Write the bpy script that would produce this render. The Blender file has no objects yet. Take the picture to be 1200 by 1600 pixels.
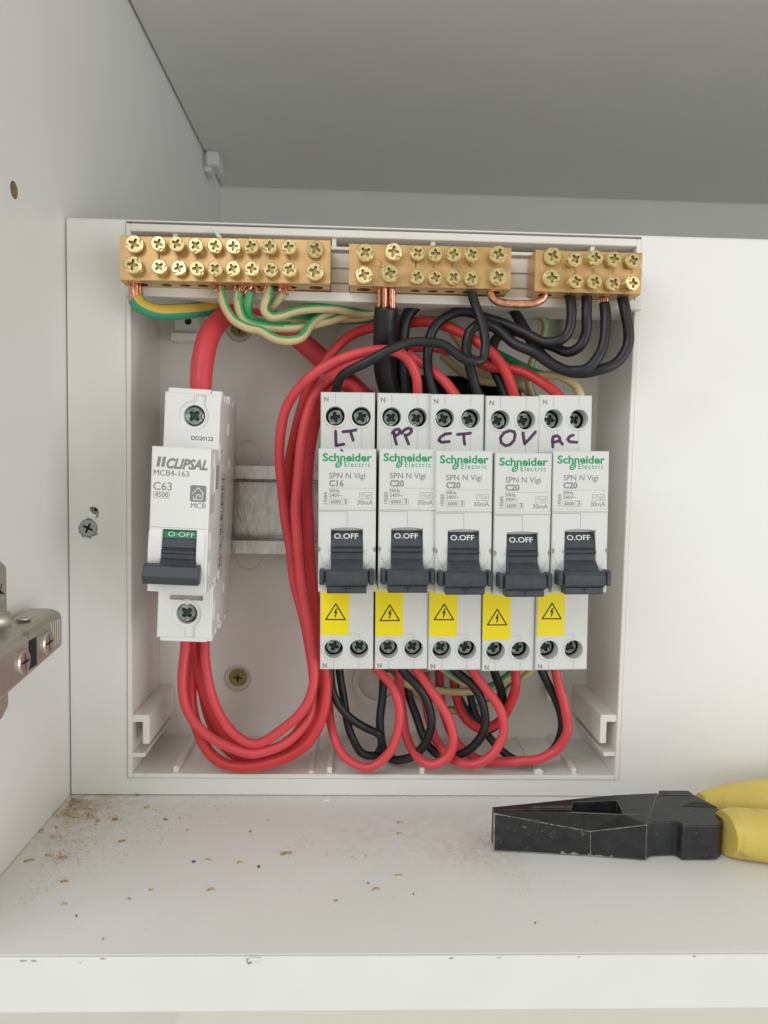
import bpy, bmesh, math, random
from mathutils import Vector, Matrix
from mathutils.geometry import tessellate_polygon
random.seed(7)
S = 0.001                      # everything below is written in millimetres
SC = bpy.context.scene
COL = SC.collection

# ------------------------------------------------------------------ camera
FPX = 1150.0
P_, Y_, R_ = (math.radians(a) for a in (3.8386, 2.0538, -1.1271))
B0 = Matrix(((1, 0, 0), (0, 0, 1), (0, -1, 0)))
CM = Matrix.Rotation(-Y_, 3, 'Z') @ Matrix.Rotation(-P_, 3, 'X') @ Matrix.Rotation(R_, 3, 'Y') @ B0   # columns: right, down, forward
CAM = Vector((0, -260, 0))
cd = bpy.data.cameras.new('camera')
cam = bpy.data.objects.new('camera', cd)
COL.objects.link(cam)
cd.sensor_fit = 'VERTICAL'
cd.sensor_height = 24
cd.lens = 24 * FPX / 1600
cd.clip_start = 0.005
cd.clip_end = 30
cr, cdn, cf = CM.col[0], CM.col[1], CM.col[2]
m4 = Matrix((cr, -cdn, -cf)).transposed().to_4x4()
m4.translation = CAM * S
cam.matrix_world = m4
cd.dof.use_dof = True
cd.dof.focus_distance = 0.232
cd.dof.aperture_fstop = 11
SC.camera = cam

# ------------------------------------------------------------------ room light: soft daylight from behind the camera
W = bpy.data.worlds.new('World')
SC.world = W
W.use_nodes = True
bg = W.node_tree.nodes['Background']
bg.inputs[0].default_value = (1.0, 0.995, 0.85, 1)
bg.inputs[1].default_value = 0.57


def area(name, loc, tgt, sx, sy, power, col):
    d = bpy.data.lights.new(name, 'AREA')
    d.shape = 'RECTANGLE'
    d.size, d.size_y, d.energy, d.color = sx, sy, power, col
    o = bpy.data.objects.new(name, d)
    COL.objects.link(o)
    o.location = loc
    o.rotation_euler = (Vector(tgt) - Vector(loc)).to_track_quat('-Z', 'Y').to_euler()
    return o


area('window_light', (-0.60, -0.90, 0.66), (0, 0, 0), 1.0, .75, 6.0, (0.945, 0.975, 1.10))
area('room_light', (0.95, -0.85, -0.10), (-0.05, 0, 0.0), .8, .8, 5.2, (0.97, 0.98, 1.08))
SC.view_settings.view_transform = 'Standard'
SC.view_settings.look = 'None'
SC.view_settings.exposure = 0.14
SC.view_settings.gamma = 1.0
SC.cycles.max_bounces = 8
SC.cycles.diffuse_bounces = 5


# ------------------------------------------------------------------ pixel rays -> points in the place
def ray(px, py):
    return (CM @ Vector(((px - 600) / FPX, (py - 800) / FPX, 1.0)))


def P(px, py, y):
    d = ray(px, py)
    return CAM + d * ((y - CAM.y) / d.y)


def Pz(px, py, z):
    d = ray(px, py)
    return CAM + d * ((z - CAM.z) / d.z)


def Px(px, py, x):
    d = ray(px, py)
    return CAM + d * ((x - CAM.x) / d.x)


# ------------------------------------------------------------------ materials
def mat(name, col, rough=0.5, metal=0.0, var=0.06, vs=150, bump=0.0, bs=800, spec=0.5, col2=None, c2s=60, c2lo=0.55, c2hi=0.7, stretch=None, coat=0):
    m = bpy.data.materials.new(name)
    m.use_nodes = True
    nt = m.node_tree
    b = nt.nodes['Principled BSDF']
    b.inputs['Metallic'].default_value = metal
    b.inputs['Specular IOR Level'].default_value = spec
    if coat:
        b.inputs['Coat Weight'].default_value = coat
    tc = nt.nodes.new('ShaderNodeTexCoord')
    src = tc.outputs['Object']
    if stretch:
        mp = nt.nodes.new('ShaderNodeMapping')
        mp.inputs['Scale'].default_value = stretch
        nt.links.new(src, mp.inputs['Vector'])
        src = mp.outputs[0]

    def noise(sc, det=4):
        n = nt.nodes.new('ShaderNodeTexNoise')
        n.inputs['Scale'].default_value = sc
        n.inputs['Detail'].default_value = det
        nt.links.new(src, n.inputs['Vector'])
        return n

    def rng(out, a, c, lo, hi):
        r = nt.nodes.new('ShaderNodeMapRange')
        nt.links.new(out, r.inputs[0])
        for i, v in enumerate((a, c, lo, hi)):
            r.inputs[1 + i].default_value = v
        return r.outputs[0]
    n1 = noise(vs)
    mx = nt.nodes.new('ShaderNodeMix')
    mx.data_type = 'RGBA'
    mx.inputs[6].default_value = tuple(c * (1 - var) for c in col) + (1,)
    mx.inputs[7].default_value = tuple(min(1, c * (1 + var)) for c in col) + (1,)
    nt.links.new(rng(n1.outputs[0], .3, .7, 0, 1), mx.inputs[0])
    out = mx.outputs[2]
    if col2:
        n2 = noise(c2s, 6)
        m2 = nt.nodes.new('ShaderNodeMix')
        m2.data_type = 'RGBA'
        nt.links.new(rng(n2.outputs[0], c2lo, c2hi, 0, 1), m2.inputs[0])
        nt.links.new(out, m2.inputs[6])
        m2.inputs[7].default_value = tuple(col2) + (1,)
        out = m2.outputs[2]
    nt.links.new(out, b.inputs['Base Color'])
    nt.links.new(rng(n1.outputs[0], .25, .75, max(0, rough - .06), min(1, rough + .06)), b.inputs['Roughness'])
    if bump:
        n3 = noise(bs, 3)
        bp = nt.nodes.new('ShaderNodeBump')
        bp.inputs['Strength'].default_value = bump
        bp.inputs['Distance'].default_value = 0.0004
        nt.links.new(n3.outputs[0], bp.inputs['Height'])
        nt.links.new(bp.outputs[0], b.inputs['Normal'])
    return m


M = {}
M['melamine'] = mat('white_melamine', (.77, .768, .74), .42, var=.015, vs=25, bump=.05, bs=2500, col2=(.72, .71, .67), c2s=14, c2lo=.6, c2hi=.9)
M['shelf'] = mat('dusty_white_melamine', (.77, .768, .74), .42, var=.015, vs=25, bump=.05, bs=2500, col2=(.72, .71, .67), c2s=14, c2lo=.6, c2hi=.9)


def smear(m, cx, cy, rad, col, amount, sc, stretch=(1, 1)):
    nt = m.node_tree
    b = nt.nodes['Principled BSDF']
    old = b.inputs['Base Color'].links[0].from_socket
    tc = nt.nodes.new('ShaderNodeTexCoord')
    mp = nt.nodes.new('ShaderNodeMapping')
    mp.inputs['Location'].default_value = (-cx * S / stretch[0], -cy * S / stretch[1], 0)
    mp.inputs['Scale'].default_value = (1 / stretch[0], 1 / stretch[1], 0)
    nt.links.new(tc.outputs['Object'], mp.inputs['Vector'])
    ln = nt.nodes.new('ShaderNodeVectorMath')
    ln.operation = 'LENGTH'
    nt.links.new(mp.outputs[0], ln.inputs[0])
    r = nt.nodes.new('ShaderNodeMapRange')
    r.interpolation_type = 'SMOOTHSTEP'
    nt.links.new(ln.outputs['Value'], r.inputs[0])
    for i, v in enumerate((0, rad * S, 1, 0)):
        r.inputs[1 + i].default_value = v
    n = nt.nodes.new('ShaderNodeTexNoise')
    n.inputs['Scale'].default_value = sc
    n.inputs['Detail'].default_value = 8
    nt.links.new(tc.outputs['Object'], n.inputs['Vector'])
    r2 = nt.nodes.new('ShaderNodeMapRange')
    nt.links.new(n.outputs[0], r2.inputs[0])
    for i, v in enumerate((.36, .66, 0, amount)):
        r2.inputs[1 + i].default_value = v
    mu = nt.nodes.new('ShaderNodeMath')
    mu.operation = 'MULTIPLY'
    nt.links.new(r.outputs[0], mu.inputs[0])
    nt.links.new(r2.outputs[0], mu.inputs[1])
    mx = nt.nodes.new('ShaderNodeMix')
    mx.data_type = 'RGBA'
    nt.links.new(mu.outputs[0], mx.inputs[0])
    nt.links.new(old, mx.inputs[6])
    mx.inputs[7].default_value = tuple(col) + (1,)
    nt.links.new(mx.outputs[2], b.inputs['Base Color'])


smear(M['shelf'], -99, -2, 34, (.50, .38, .24), .95, 300, (1, .75))
smear(M['shelf'], -92, -28, 26, (.55, .44, .31), .55, 420, (.8, 1))
smear(M['shelf'], 40, -38, 24, (.50, .41, .35), .55, 380, (1, .8))
smear(M['shelf'], 20, -28, 40, (.56, .50, .44), .35, 300, (1.6, .7))
M['edging'] = mat('white_edging', (.74, .74, .72), .35, var=.02, vs=60, bump=.04, bs=1500)
M['case'] = mat('enclosure_plastic', (.78, .75, .705), .38, var=.02, vs=40, bump=.04, bs=900)
M['rcbo'] = mat('grey_white_plastic', (.64, .645, .62), .42, var=.015, vs=120, bump=.06, bs=6000)
M['mcb'] = mat('bright_white_plastic', (.80, .80, .79), .36, var=.012, vs=120, bump=.05, bs=6000)
M['toggle'] = mat('charcoal_plastic', (.040, .047, .055), .40, var=.15, vs=400, bump=.1, bs=4000, col2=(.09, .1, .11), c2s=900, c2lo=.68, c2hi=.8)
M['void'] = mat('dark_recess', (.012, .012, .013), .7)
M['seam'] = mat('painted_groove_shade', (.20, .20, .19), .7)  # dark grey strips paint the shade of narrow moulding grooves
M['red'] = mat('red_pvc', (.60, .043, .046), .42, var=.10, vs=90, bump=.06, bs=900, spec=.4)
M['red2'] = mat('bright_red_pvc', (.66, .066, .078), .42, var=.08, vs=90, bump=.06, bs=900, spec=.4)
M['black'] = mat('black_pvc', (.009, .0095, .011), .44, var=.2, vs=200, bump=.08, bs=900)
M['green'] = mat('green_pvc', (.07, .37, .13), .42, var=.12, vs=150)
M['cream'] = mat('cream_yellow_pvc', (.58, .47, .25), .42, var=.08, vs=150)
M['teal'] = mat('dark_green_pvc', (.04, .30, .16), .40, var=.12, vs=150)
M['yel'] = mat('yellow_pvc', (.58, .40, .05), .42, var=.1, vs=150)
M['brass'] = mat('brass_bar', (.67, .43, .195), .36, .85, var=.12, vs=260, bump=.12, bs=1800, col2=(.50, .33, .17), c2s=180, c2lo=.52, c2hi=.75)
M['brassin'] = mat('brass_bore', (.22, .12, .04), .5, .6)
M['brassrec'] = mat('shaded_brass_recess', (.42, .32, .13), .38, .85, var=.3, vs=1500)  # darker brass colour puts shade into the screw crosses
M['screwbrass'] = mat('pale_brass_screw', (.78, .65, .34), .25, .95, var=.16, vs=900)
M['stamp'] = mat('stamped_mark', (.22, .14, .07), .6, .3)
M['copper'] = mat('bare_copper', (.74, .36, .24), .28, .92, var=.38, vs=700)
M['zinc'] = mat('galvanised_steel', (.60, .59, .57), .36, .85, var=.16, vs=500, bump=.3, bs=900, col2=(.36, .34, .32), c2s=230, c2lo=.50, c2hi=.72, stretch=(1.2, 1, .5))
M['zinclight'] = mat('zinc_screw', (.34, .37, .37), .4, .6, var=.15, vs=900)
M['slotshine'] = mat('painted_slot_glint', (.72, .76, .74), .3, .8, var=.2, vs=900)  # pale tone paints a highlight into the screw slot ends
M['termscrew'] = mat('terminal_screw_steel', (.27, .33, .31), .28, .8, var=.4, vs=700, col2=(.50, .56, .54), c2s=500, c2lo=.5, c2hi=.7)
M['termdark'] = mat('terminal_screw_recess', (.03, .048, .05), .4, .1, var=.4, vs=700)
M['yzinc'] = mat('yellow_zinc_screw', (.34, .29, .12), .38, .8, var=.15, vs=600)
M['nickel'] = mat('satin_nickel', (.54, .51, .45), .44, .88, var=.06, vs=120, bump=.05, bs=1200, col2=(.22, .18, .14), c2s=160, c2lo=.62, c2hi=.8)
M['chrome'] = mat('bright_nickel_screw', (.60, .56, .51), .34, .95, var=.08, vs=400)
M['ptgreen'] = mat('green_print', (.0, .30, .105), .5)
M['ptgrey'] = mat('grey_print', (.25, .25, .25), .5)
M['ptblack'] = mat('black_print', (.012, .012, .012), .5)
M['ptwhite'] = mat('white_print', (.72, .74, .74), .5)
M['marker'] = mat('purple_marker_ink', (.075, .028, .085), .45, var=.4, vs=700)
M['sticker'] = mat('yellow_sticker', (.85, .685, .003), .35, var=.03, vs=60)
M['tag'] = mat('paper_label', (.66, .63, .64), .4)
M['indicator'] = mat('green_indicator', (.0, .20, .075), .4)
M['shade'] = mat('grey_window', (.36, .34, .30), .5)
M['chip'] = mat('particle_board_chip', (.39, .27, .155), .8, var=.35, vs=900, bump=.5, bs=2500)
M['chip2'] = mat('pale_wood_chip', (.50, .38, .22), .8, var=.3, vs=900, bump=.5, bs=2500)
M['grit'] = mat('dark_grit', (.07, .075, .075), .8)
M['dust'] = mat('sawdust', (.50, .39, .27), .9, var=.35, vs=600)
M['raw'] = mat('raw_chipboard', (.36, .31, .25), .9, var=.4, vs=900, bump=.5, bs=2500)
M['grip'] = mat('yellow_grip', (.62, .475, .105), .38, var=.05, vs=80, bump=.05, bs=500, col2=(.34, .27, .08), c2s=120, c2lo=.60, c2hi=.74)


def worn_steel():
    m = mat('blackened_steel', (.022, .024, .025), .42, .25, var=.25, vs=300, bump=.12, bs=900)
    nt = m.node_tree
    b = nt.nodes['Principled BSDF']
    old = b.inputs['Base Color'].links[0].from_socket
    bev = nt.nodes.new('ShaderNodeBevel')
    bev.inputs['Radius'].default_value = .0007
    bev.samples = 4
    geo = nt.nodes.new('ShaderNodeNewGeometry')
    dot = nt.nodes.new('ShaderNodeVectorMath')
    dot.operation = 'DOT_PRODUCT'
    nt.links.new(bev.outputs[0], dot.inputs[0])
    nt.links.new(geo.outputs['Normal'], dot.inputs[1])
    tc = nt.nodes.new('ShaderNodeTexCoord')
    n = nt.nodes.new('ShaderNodeTexNoise')
    n.inputs['Scale'].default_value = 260
    n.inputs['Detail'].default_value = 6
    nt.links.new(tc.outputs['Object'], n.inputs['Vector'])
    a = nt.nodes.new('ShaderNodeMath')
    a.operation = 'MULTIPLY_ADD'
    nt.links.new(n.outputs[0], a.inputs[0])
    a.inputs[1].default_value = .55
    nt.links.new(dot.outputs['Value'], a.inputs[2])
    r = nt.nodes.new('ShaderNodeMapRange')
    nt.links.new(a.outputs[0], r.inputs[0])
    for i, v in enumerate((1.0, 1.13, .9, 0)):
        r.inputs[1 + i].default_value = v
    n2 = nt.nodes.new('ShaderNodeTexNoise')
    n2.inputs['Scale'].default_value = 210
    n2.inputs['Detail'].default_value = 9
    n2.inputs['Roughness'].default_value = .75
    nt.links.new(tc.outputs['Object'], n2.inputs['Vector'])
    r2 = nt.nodes.new('ShaderNodeMapRange')
    nt.links.new(n2.outputs[0], r2.inputs[0])
    for i, v in enumerate((.60, .74, 0, .45)):
        r2.inputs[1 + i].default_value = v
    mxm = nt.nodes.new('ShaderNodeMath')
    mxm.operation = 'MAXIMUM'
    nt.links.new(r.outputs[0], mxm.inputs[0])
    nt.links.new(r2.outputs[0], mxm.inputs[1])
    mx = nt.nodes.new('ShaderNodeMix')
    mx.data_type = 'RGBA'
    nt.links.new(mxm.outputs[0], mx.inputs[0])
    nt.links.new(old, mx.inputs[6])
    mx.inputs[7].default_value = (.30, .28, .25, 1)
    nt.links.new(mx.outputs[2], b.inputs['Base Color'])
    return m


M['steel'] = worn_steel()


def film_mat():
    m = bpy.data.materials.new('clear_film')
    m.use_nodes = True
    b = m.node_tree.nodes['Principled BSDF']
    b.inputs['Base Color'].default_value = (.85, .85, .83, 1)
    b.inputs['Roughness'].default_value = .25
    b.inputs['Alpha'].default_value = .55
    return m


M['film'] = film_mat()


# ------------------------------------------------------------------ mesh builder
class MB:
    def __init__(s):
        s.v, s.f, s.m, s.s = [], [], [], []

    def add(s, vs, fs, m=0, smooth=False):
        o = len(s.v)
        s.v += [tuple(v) for v in vs]
        for f in fs:
            s.f.append(tuple(i + o for i in f))
            s.m.append(m)
            s.s.append(smooth)

    def box(s, a, b, bev=0.0, m=0, seg=1):
        a, b = [min(x, y) for x, y in zip(a, b)], [max(x, y) for x, y in zip(a, b)]
        bm = bmesh.new()
        bmesh.ops.create_cube(bm, size=1)
        for v in bm.verts:
            v.co = Vector([(a[i] + b[i]) / 2 + v.co[i] * (b[i] - a[i]) for i in range(3)])
        if bev:
            bmesh.ops.bevel(bm, geom=bm.edges[:], offset=bev, segments=seg, profile=.5, affect='EDGES')
        s.bm(bm, m)

    def bm(s, bm, m=0, smooth=False):
        bm.verts.index_update()
        s.add([v.co[:] for v in bm.verts], [[v.index for v in f.verts] for f in bm.faces], m, smooth)
        bm.free()

    def prism(s, pts, lo, hi, to3, m=0, bev=0.0, seg=1):
        """pts 2-D outline, extruded from lo to hi; to3(u, v, w)"""
        n = len(pts)
        bm = bmesh.new()
        A = [bm.verts.new(to3(u, v, lo)) for u, v in pts]
        Bv = [bm.verts.new(to3(u, v, hi)) for u, v in pts]
        bm.faces.new(A)
        bm.faces.new(Bv[::-1])
        for i in range(n):
            j = (i + 1) % n
            bm.faces.new((A[j], A[i], Bv[i], Bv[j]))
        bmesh.ops.recalc_face_normals(bm, faces=bm.faces[:])
        if bev:
            es = [e for e in bm.edges if len(e.link_faces) == 2 and e.calc_face_angle(0) > .6]
            bmesh.ops.bevel(bm, geom=es, offset=bev, segments=seg, profile=.5, affect='EDGES')
        s.bm(bm, m)

    def tri(s, loops, to3, w, m=0):
        """flat face with holes"""
        vs = [p for l in loops for p in l]
        t = tessellate_polygon([[Vector((p[0], p[1], 0)) for p in l] for l in loops])
        s.add([to3(p[0], p[1], w) for p in vs], [tuple(x) for x in t], m)

    def wall(s, loop, to3, w0, w1, m=0, smooth=False, loop2=None):
        n = len(loop)
        l2 = loop2 or loop
        s.add([to3(p[0], p[1], w0) for p in loop] + [to3(p[0], p[1], w1) for p in l2],
              [(i, (i + 1) % n, n + (i + 1) % n, n + i) for i in range(n)], m, smooth)

    def tube(s, pts, r, n=12, m=0, cap=True, stripe=None, m2=1, twist=0.0, ph=0.0, flat=1.0):
        k = len(pts)
        rr = r if isinstance(r, (list, tuple)) else [r] * k
        T = []
        for i in range(k):
            d = pts[min(i + 1, k - 1)] - pts[max(i - 1, 0)]
            T.append(d.normalized() if d.length > 1e-9 else Vector((0, 0, 1)))
        up = Vector((0, -1, 0))
        if abs(T[0].dot(up)) > .9:
            up = Vector((1, 0, 0))
        N = (up - T[0] * up.dot(T[0])).normalized()
        rings = []
        for i in range(k):
            if i:
                N = (N - T[i] * N.dot(T[i])).normalized()
            Bn = T[i].cross(N)
            rings.append([pts[i] + (N * math.cos(a) * flat + Bn * math.sin(a)) * rr[i] for a in
                          (2 * math.pi * j / n for j in range(n))])
        o = len(s.v)
        for rg in rings:
            s.v += [tuple(p) for p in rg]
        L = 0
        for i in range(k - 1):
            L += (pts[i + 1] - pts[i]).length
            for j in range(n):
                jj = (j + 1) % n
                s.f.append((o + i * n + j, o + i * n + jj, o + (i + 1) * n + jj, o + (i + 1) * n + j))
                mm = m
                if stripe:
                    a = ((j + .5) / n + twist * L + ph) % 1.0
                    mm = m2 if a < stripe else m
                s.m.append(mm)
                s.s.append(True)
        if cap:
            s.f.append(tuple(o + j for j in range(n))[::-1])
            s.f.append(tuple(o + (k - 1) * n + j for j in range(n)))
            s.m += [m, m]
            s.s += [False, False]

    def lathe(s, prof, c, axis, n=20, m=0, smooth=True, close=True):
        """prof: (radius, height) along axis from c"""
        ax = Vector(axis).normalized()
        u = ax.orthogonal().normalized()
        w = ax.cross(u)
        c = Vector(c)
        o = len(s.v)
        for r, h in prof:
            for j in range(n):
                a = 2 * math.pi * j / n
                s.v.append(tuple(c + ax * h + (u * math.cos(a) + w * math.sin(a)) * r))
        for i in range(len(prof) - 1):
            for j in range(n):
                jj = (j + 1) % n
                s.f.append((o + i * n + j, o + i * n + jj, o + (i + 1) * n + jj, o + (i + 1) * n + j))
                s.m.append(m)
                s.s.append(smooth and abs(prof[i][0] - prof[i + 1][0]) < 1e-6)
        if close:
            if prof[0][0] > 1e-6:
                s.f.append(tuple(o + j for j in range(n))[::-1]); s.m.append(m); s.s.append(False)
            if prof[-1][0] > 1e-6:
                s.f.append(tuple(o + (len(prof) - 1) * n + j for j in range(n))); s.m.append(m); s.s.append(False)

    def stroke(s, pts, w, y, to3, m=0, t=.03):
        """flat pen line with round ends on a plane"""
        for i in range(len(pts) - 1):
            a, b = Vector(pts[i]), Vector(pts[i + 1])
            d = (b - a)
            if d.length < 1e-6:
                continue
            d.normalize()
            nrm = Vector((-d.y, d.x)) * w / 2
            ring = [a + nrm, b + nrm, b - nrm, a - nrm]
            s.add([to3(p.x, p.y, y) for p in ring], [(0, 1, 2, 3)], m)
        for q in pts:
            c = [(q[0] + math.cos(k * math.pi / 4) * w / 2, q[1] + math.sin(k * math.pi / 4) * w / 2) for k in range(8)]
            s.add([to3(p[0], p[1], y + .002) for p in c], [tuple(range(8))], m)

    def mesh(s, name, mats, off=(0, 0, 0)):
        me = bpy.data.meshes.new(name)
        me.from_pydata([((v[0] - off[0]) * S, (v[1] - off[1]) * S, (v[2] - off[2]) * S) for v in s.v], [], s.f)
        for mm in mats:
            me.materials.append(M[mm] if isinstance(mm, str) else mm)
        me.polygons.foreach_set('material_index', s.m)
        me.polygons.foreach_set('use_smooth', s.s)
        bm = bmesh.new()
        bm.from_mesh(me)
        bmesh.ops.recalc_face_normals(bm, faces=bm.faces[:])
        bm.to_mesh(me)
        bm.free()
        me.update()
        return me


def link(name, me, parent=None, loc=None, rot=None):
    o = bpy.data.objects.new(name, me)
    COL.objects.link(o)
    if parent:
        o.parent = parent
    if loc is not None:
        o.location = Vector(loc) * S
    if rot is not None:
        o.rotation_euler = rot
    return o


def tag(o, label=None, cat=None, group=None, kind=None):
    for k, v in (('label', label), ('category', cat), ('group', group), ('kind', kind)):
        if v:
            o[k] = v
    return o


def thing(name, label, cat, loc=(0, 0, 0), rot=(0, 0, 0), group=None):
    o = link(name, None, None, loc, rot)
    o.empty_display_size = .005
    return tag(o, label, cat, group)


def part(name, mb, mats, parent, off=(0, 0, 0), loc=None, rot=None):
    return link(name, mb.mesh(name, mats if isinstance(mats, (list, tuple)) else [mats], off), parent, loc, rot)


def solo(name, mb, mats, label, cat, org, group=None, kind=None):
    o = link(name, mb.mesh(name, mats if isinstance(mats, (list, tuple)) else [mats], org), None, org)
    return tag(o, label, cat, group, kind)


def struct(name, mb, mats, parent=None):
    o = link(name, mb.mesh(name, mats if isinstance(mats, (list, tuple)) else [mats]), parent)
    if not parent:
        o['kind'] = 'structure'
    return o


FRONT = lambda u, v, w: (u, w, v)            # outline in x-z, depth along y


def circ(cx, cz, r, n=24, a0=0.0):
    return [(cx + math.cos(a0 + 2 * math.pi * k / n) * r, cz + math.sin(a0 + 2 * math.pi * k / n) * r) for k in range(n)]


def rect(x0, z0, x1, z1):
    return [(x0, z0), (x1, z0), (x1, z1), (x0, z1)]


def inset(p, d):
    cx = sum(a for a, _ in p) / len(p)
    cz = sum(b for _, b in p) / len(p)
    return [(a + (d if a < cx else -d), b + (d if b < cz else -d)) for a, b in p]


def shell(mb, x0, z0, x1, z1, yf, yb, holes, hd, bev=.35, m=0, hm=0):
    """front plate with holes, chamfered rim, side walls back to yb; holes sink hd deep"""
    out = rect(x0, z0, x1, z1)
    ins = rect(x0 + bev, z0 + bev, x1 - bev, z1 - bev)
    mb.tri([ins] + holes, FRONT, yf, m)
    mb.wall(ins, FRONT, yf, yf + bev * .8, m, loop2=out)
    mb.wall(out, FRONT, yf + bev * .8, yb, m)
    for h in holes:
        mb.wall(h, FRONT, yf, yf + hd, hm, smooth=len(h) > 8)


# text as flat print
_tc = {}


def text(mb, body, x0, x1, zb, y, m=0, bold=0.0, shear=0.0, h=None, rot90=False, sp=1.0):
    """body printed on the plane y between x0 and x1, baseline zb (rot90: reads upward, x0..x1 is the z span and zb the x of its baseline)"""
    if 'M' in body and bold:
        for dx in (-.035, 0, .035):                    # thicken by overprinting
            text(mb, body, x0 + dx, x1 + dx, zb, y - .004 * (dx + .035) / .035, m, 0, shear, h, rot90, sp)
        return
    key = (body, bold, shear, sp)
    if key not in _tc:
        c = bpy.data.curves.new('t', 'FONT')
        c.body = body
        c.size = 1.0
        c.offset = bold
        c.shear = shear
        c.space_character = sp
        c.resolution_u = 3
        o = bpy.data.objects.new('t', c)
        COL.objects.link(o)
        dg = bpy.context.evaluated_depsgraph_get()
        me = o.evaluated_get(dg).to_mesh()
        vs = [v.co[:2] for v in me.vertices]
        fs = [tuple(p.vertices) for p in me.polygons]
        o.evaluated_get(dg).to_mesh_clear()
        bpy.data.objects.remove(o)
        bpy.data.curves.remove(c)
        _tc[key] = (vs, fs)
    vs, fs = _tc[key]
    a, b = min(v[0] for v in vs), max(v[0] for v in vs)
    k = (x1 - x0) / (b - a)
    kz = k
    if h:
        t = max(v[1] for v in vs)
        kz = h / t
    if rot90:
        mb.add([(zb - v[1] * kz, y, x0 + (v[0] - a) * k) for v in vs], fs, m)
    else:
        mb.add([(x0 + (v[0] - a) * k, y, zb + v[1] * kz) for v in vs], fs, m)


def frame(mb, x0, z0, x1, z1, w, y, m=0):
    for r in (rect(x0, z0, x1, z0 + w), rect(x0, z1 - w, x1, z1), rect(x0, z0 + w, x0 + w, z1 - w), rect(x1 - w, z0 + w, x1, z1 - w)):
        mb.tri([r], FRONT, y, m)


# ------------------------------------------------------------------ the cupboard
XW = -101.2
ZS = -121.0          # top of the shelf
YF = -87.0           # front edge of the shelf
YB = 281.0
ZU = 193.6           # underside of the upper shelf
XR = 780.0
ZSB = P(600, 1579, YF).z

hl = Px(22, 297, XW)
mb = MB()
SIDE = lambda u, v, w: (w, u, v)
outl = rect(-95, -330, 300, 430)
hole = circ(hl.y, hl.z, 2.5, 20)
mb.tri([outl, hole], SIDE, XW)
mb.wall(hole, SIDE, XW, XW - 11, 1, True)
mb.tri([hole], SIDE, XW - 11, 1)
mb.wall(outl, SIDE, XW, XW - 16)
mb.tri([outl], SIDE, XW - 16)
side = struct('cabinet_side_panel', mb, ['melamine', 'chip'])
mb = MB()
mb.box((XW + .05, YB, -330), (XR, YB + 3, 430))
struct('cabinet_back_panel', mb, 'melamine')
mb = MB()
mb.box((XR, -95, -330), (XR + 16, 300, 430))
struct('cabinet_side_panel', mb, 'melamine')
mb = MB()
mb.box((XW + .9, -70, ZU), (XR - .8, YB - .8, ZU + 16), .25)
struct('upper_shelf', mb, 'melamine')
mb = MB()
mb.box((XW + .15, YF + .9, ZSB), (XR - .5, YB - .8, ZS), .12)
low = struct('lower_shelf', mb, 'shelf')
mb = MB()
mb.box((XW + .15, YF, ZSB - .1), (XR - .5, YF + .75, ZS - .12), .25)
struct('edge_banding', mb, 'edging', low)
# chipped spots along the shelf edge
mb = MB()
for px, py, w, h in ((389, 1501, 1.9, 1.7), (36, 1500, 2.0, .5), (53, 1500, 1.6, .5), (160, 1497, 1.6, .35), (705, 1496, 1.3, .35), (1085, 1493, 1.2, .3), (780, 1495, 1.0, .3), (125, 1504, .5, .35), (905, 1494, .9, .3)):
    c = P(px, py, YF - .02)
    pts = [(c.x + math.cos(a) * w * (.35 + .25 * random.random()), c.z - .2 + math.sin(a) * h * (.3 + .25 * random.random())) for a in [k * .785 for k in range(8)]]
    mb.prism(pts, YF - .06, YF + .3, FRONT)
struct('edge_chip', mb, 'raw', low)
mb = MB()
c = P(397, 1500, YF - .1)
mb.prism([(c.x - 1.6, c.z - .2), (c.x + 1.8, c.z + .3), (c.x + 1.4, c.z + .9), (c.x - 1.0, c.z + .9)], YF - .7, YF - .15, FRONT, 0, .1)
struct('lifted_edge_flake', mb, 'edging', low)
# shelf support
c = Px(320, 292, XW)
mb = MB()
mb.box((XW + .1, 222, 181.5), (XW + 5, 236, ZU - .1), 1.2, seg=2)
mb.box((XW + 2, 219, 184), (XW + 10, 236, ZU - .2), 1.5, seg=2)
solo('shelf_support', mb, 'edging', 'small white plastic shelf support under the upper shelf in the back corner', 'shelf support', (XW, 228, 185))
# the mounting panel with its cut-out for the enclosure
BX0, BX1 = -80.6, 97.4          # enclosure rim, outside
BZ0, BZT = -114.4, 79.6
mb = MB()
PT = 80.6
outl = [(XW + .5, ZS + .35), (XR - .5, ZS + .35), (XR - .5, PT - .1), (BX1 + .25, PT - .1), (BX1 + .25, BZ0 - .25), (BX0 - .25, BZ0 - .25), (BX0 - .25, PT - .1), (XW + .5, PT - .1)]
sc1 = P(138, 825, 0)
hh = P(147, 797, 0)
holes = [[(hh.x + math.cos(a) * r, hh.z + math.sin(a) * r) for a, r in zip([k * .628 for k in range(10)], (1.5, 1.2, 1.1, 1.3, 1.7, 1.5, 1.2, 1.3, 1.7, 1.6))]]
mb.tri([outl] + holes + [circ(sc1.x, sc1.z, 3.2, 28)], FRONT, 0.0)
mb.wall(outl, FRONT, 0, 16)
mb.tri([outl], FRONT, 16)
holes.append(circ(sc1.x, sc1.z, 3.2, 28))
mb.wall(holes[0], FRONT, 0, .9, 1)
mb.wall(holes[1], FRONT, 0, 2, 1)
mb.tri([holes[1]], FRONT, 2, 1)
mb.tri([holes[0]], FRONT, .9, 1)
panel = struct('mounting_panel', mb, ['melamine', 'raw'])
mb = MB()
mb.lathe([(.6, 0), (.6, .2)], (hh.x + .2, .65, hh.z + .1), (0, 1, 0), 9, 1)
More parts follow.
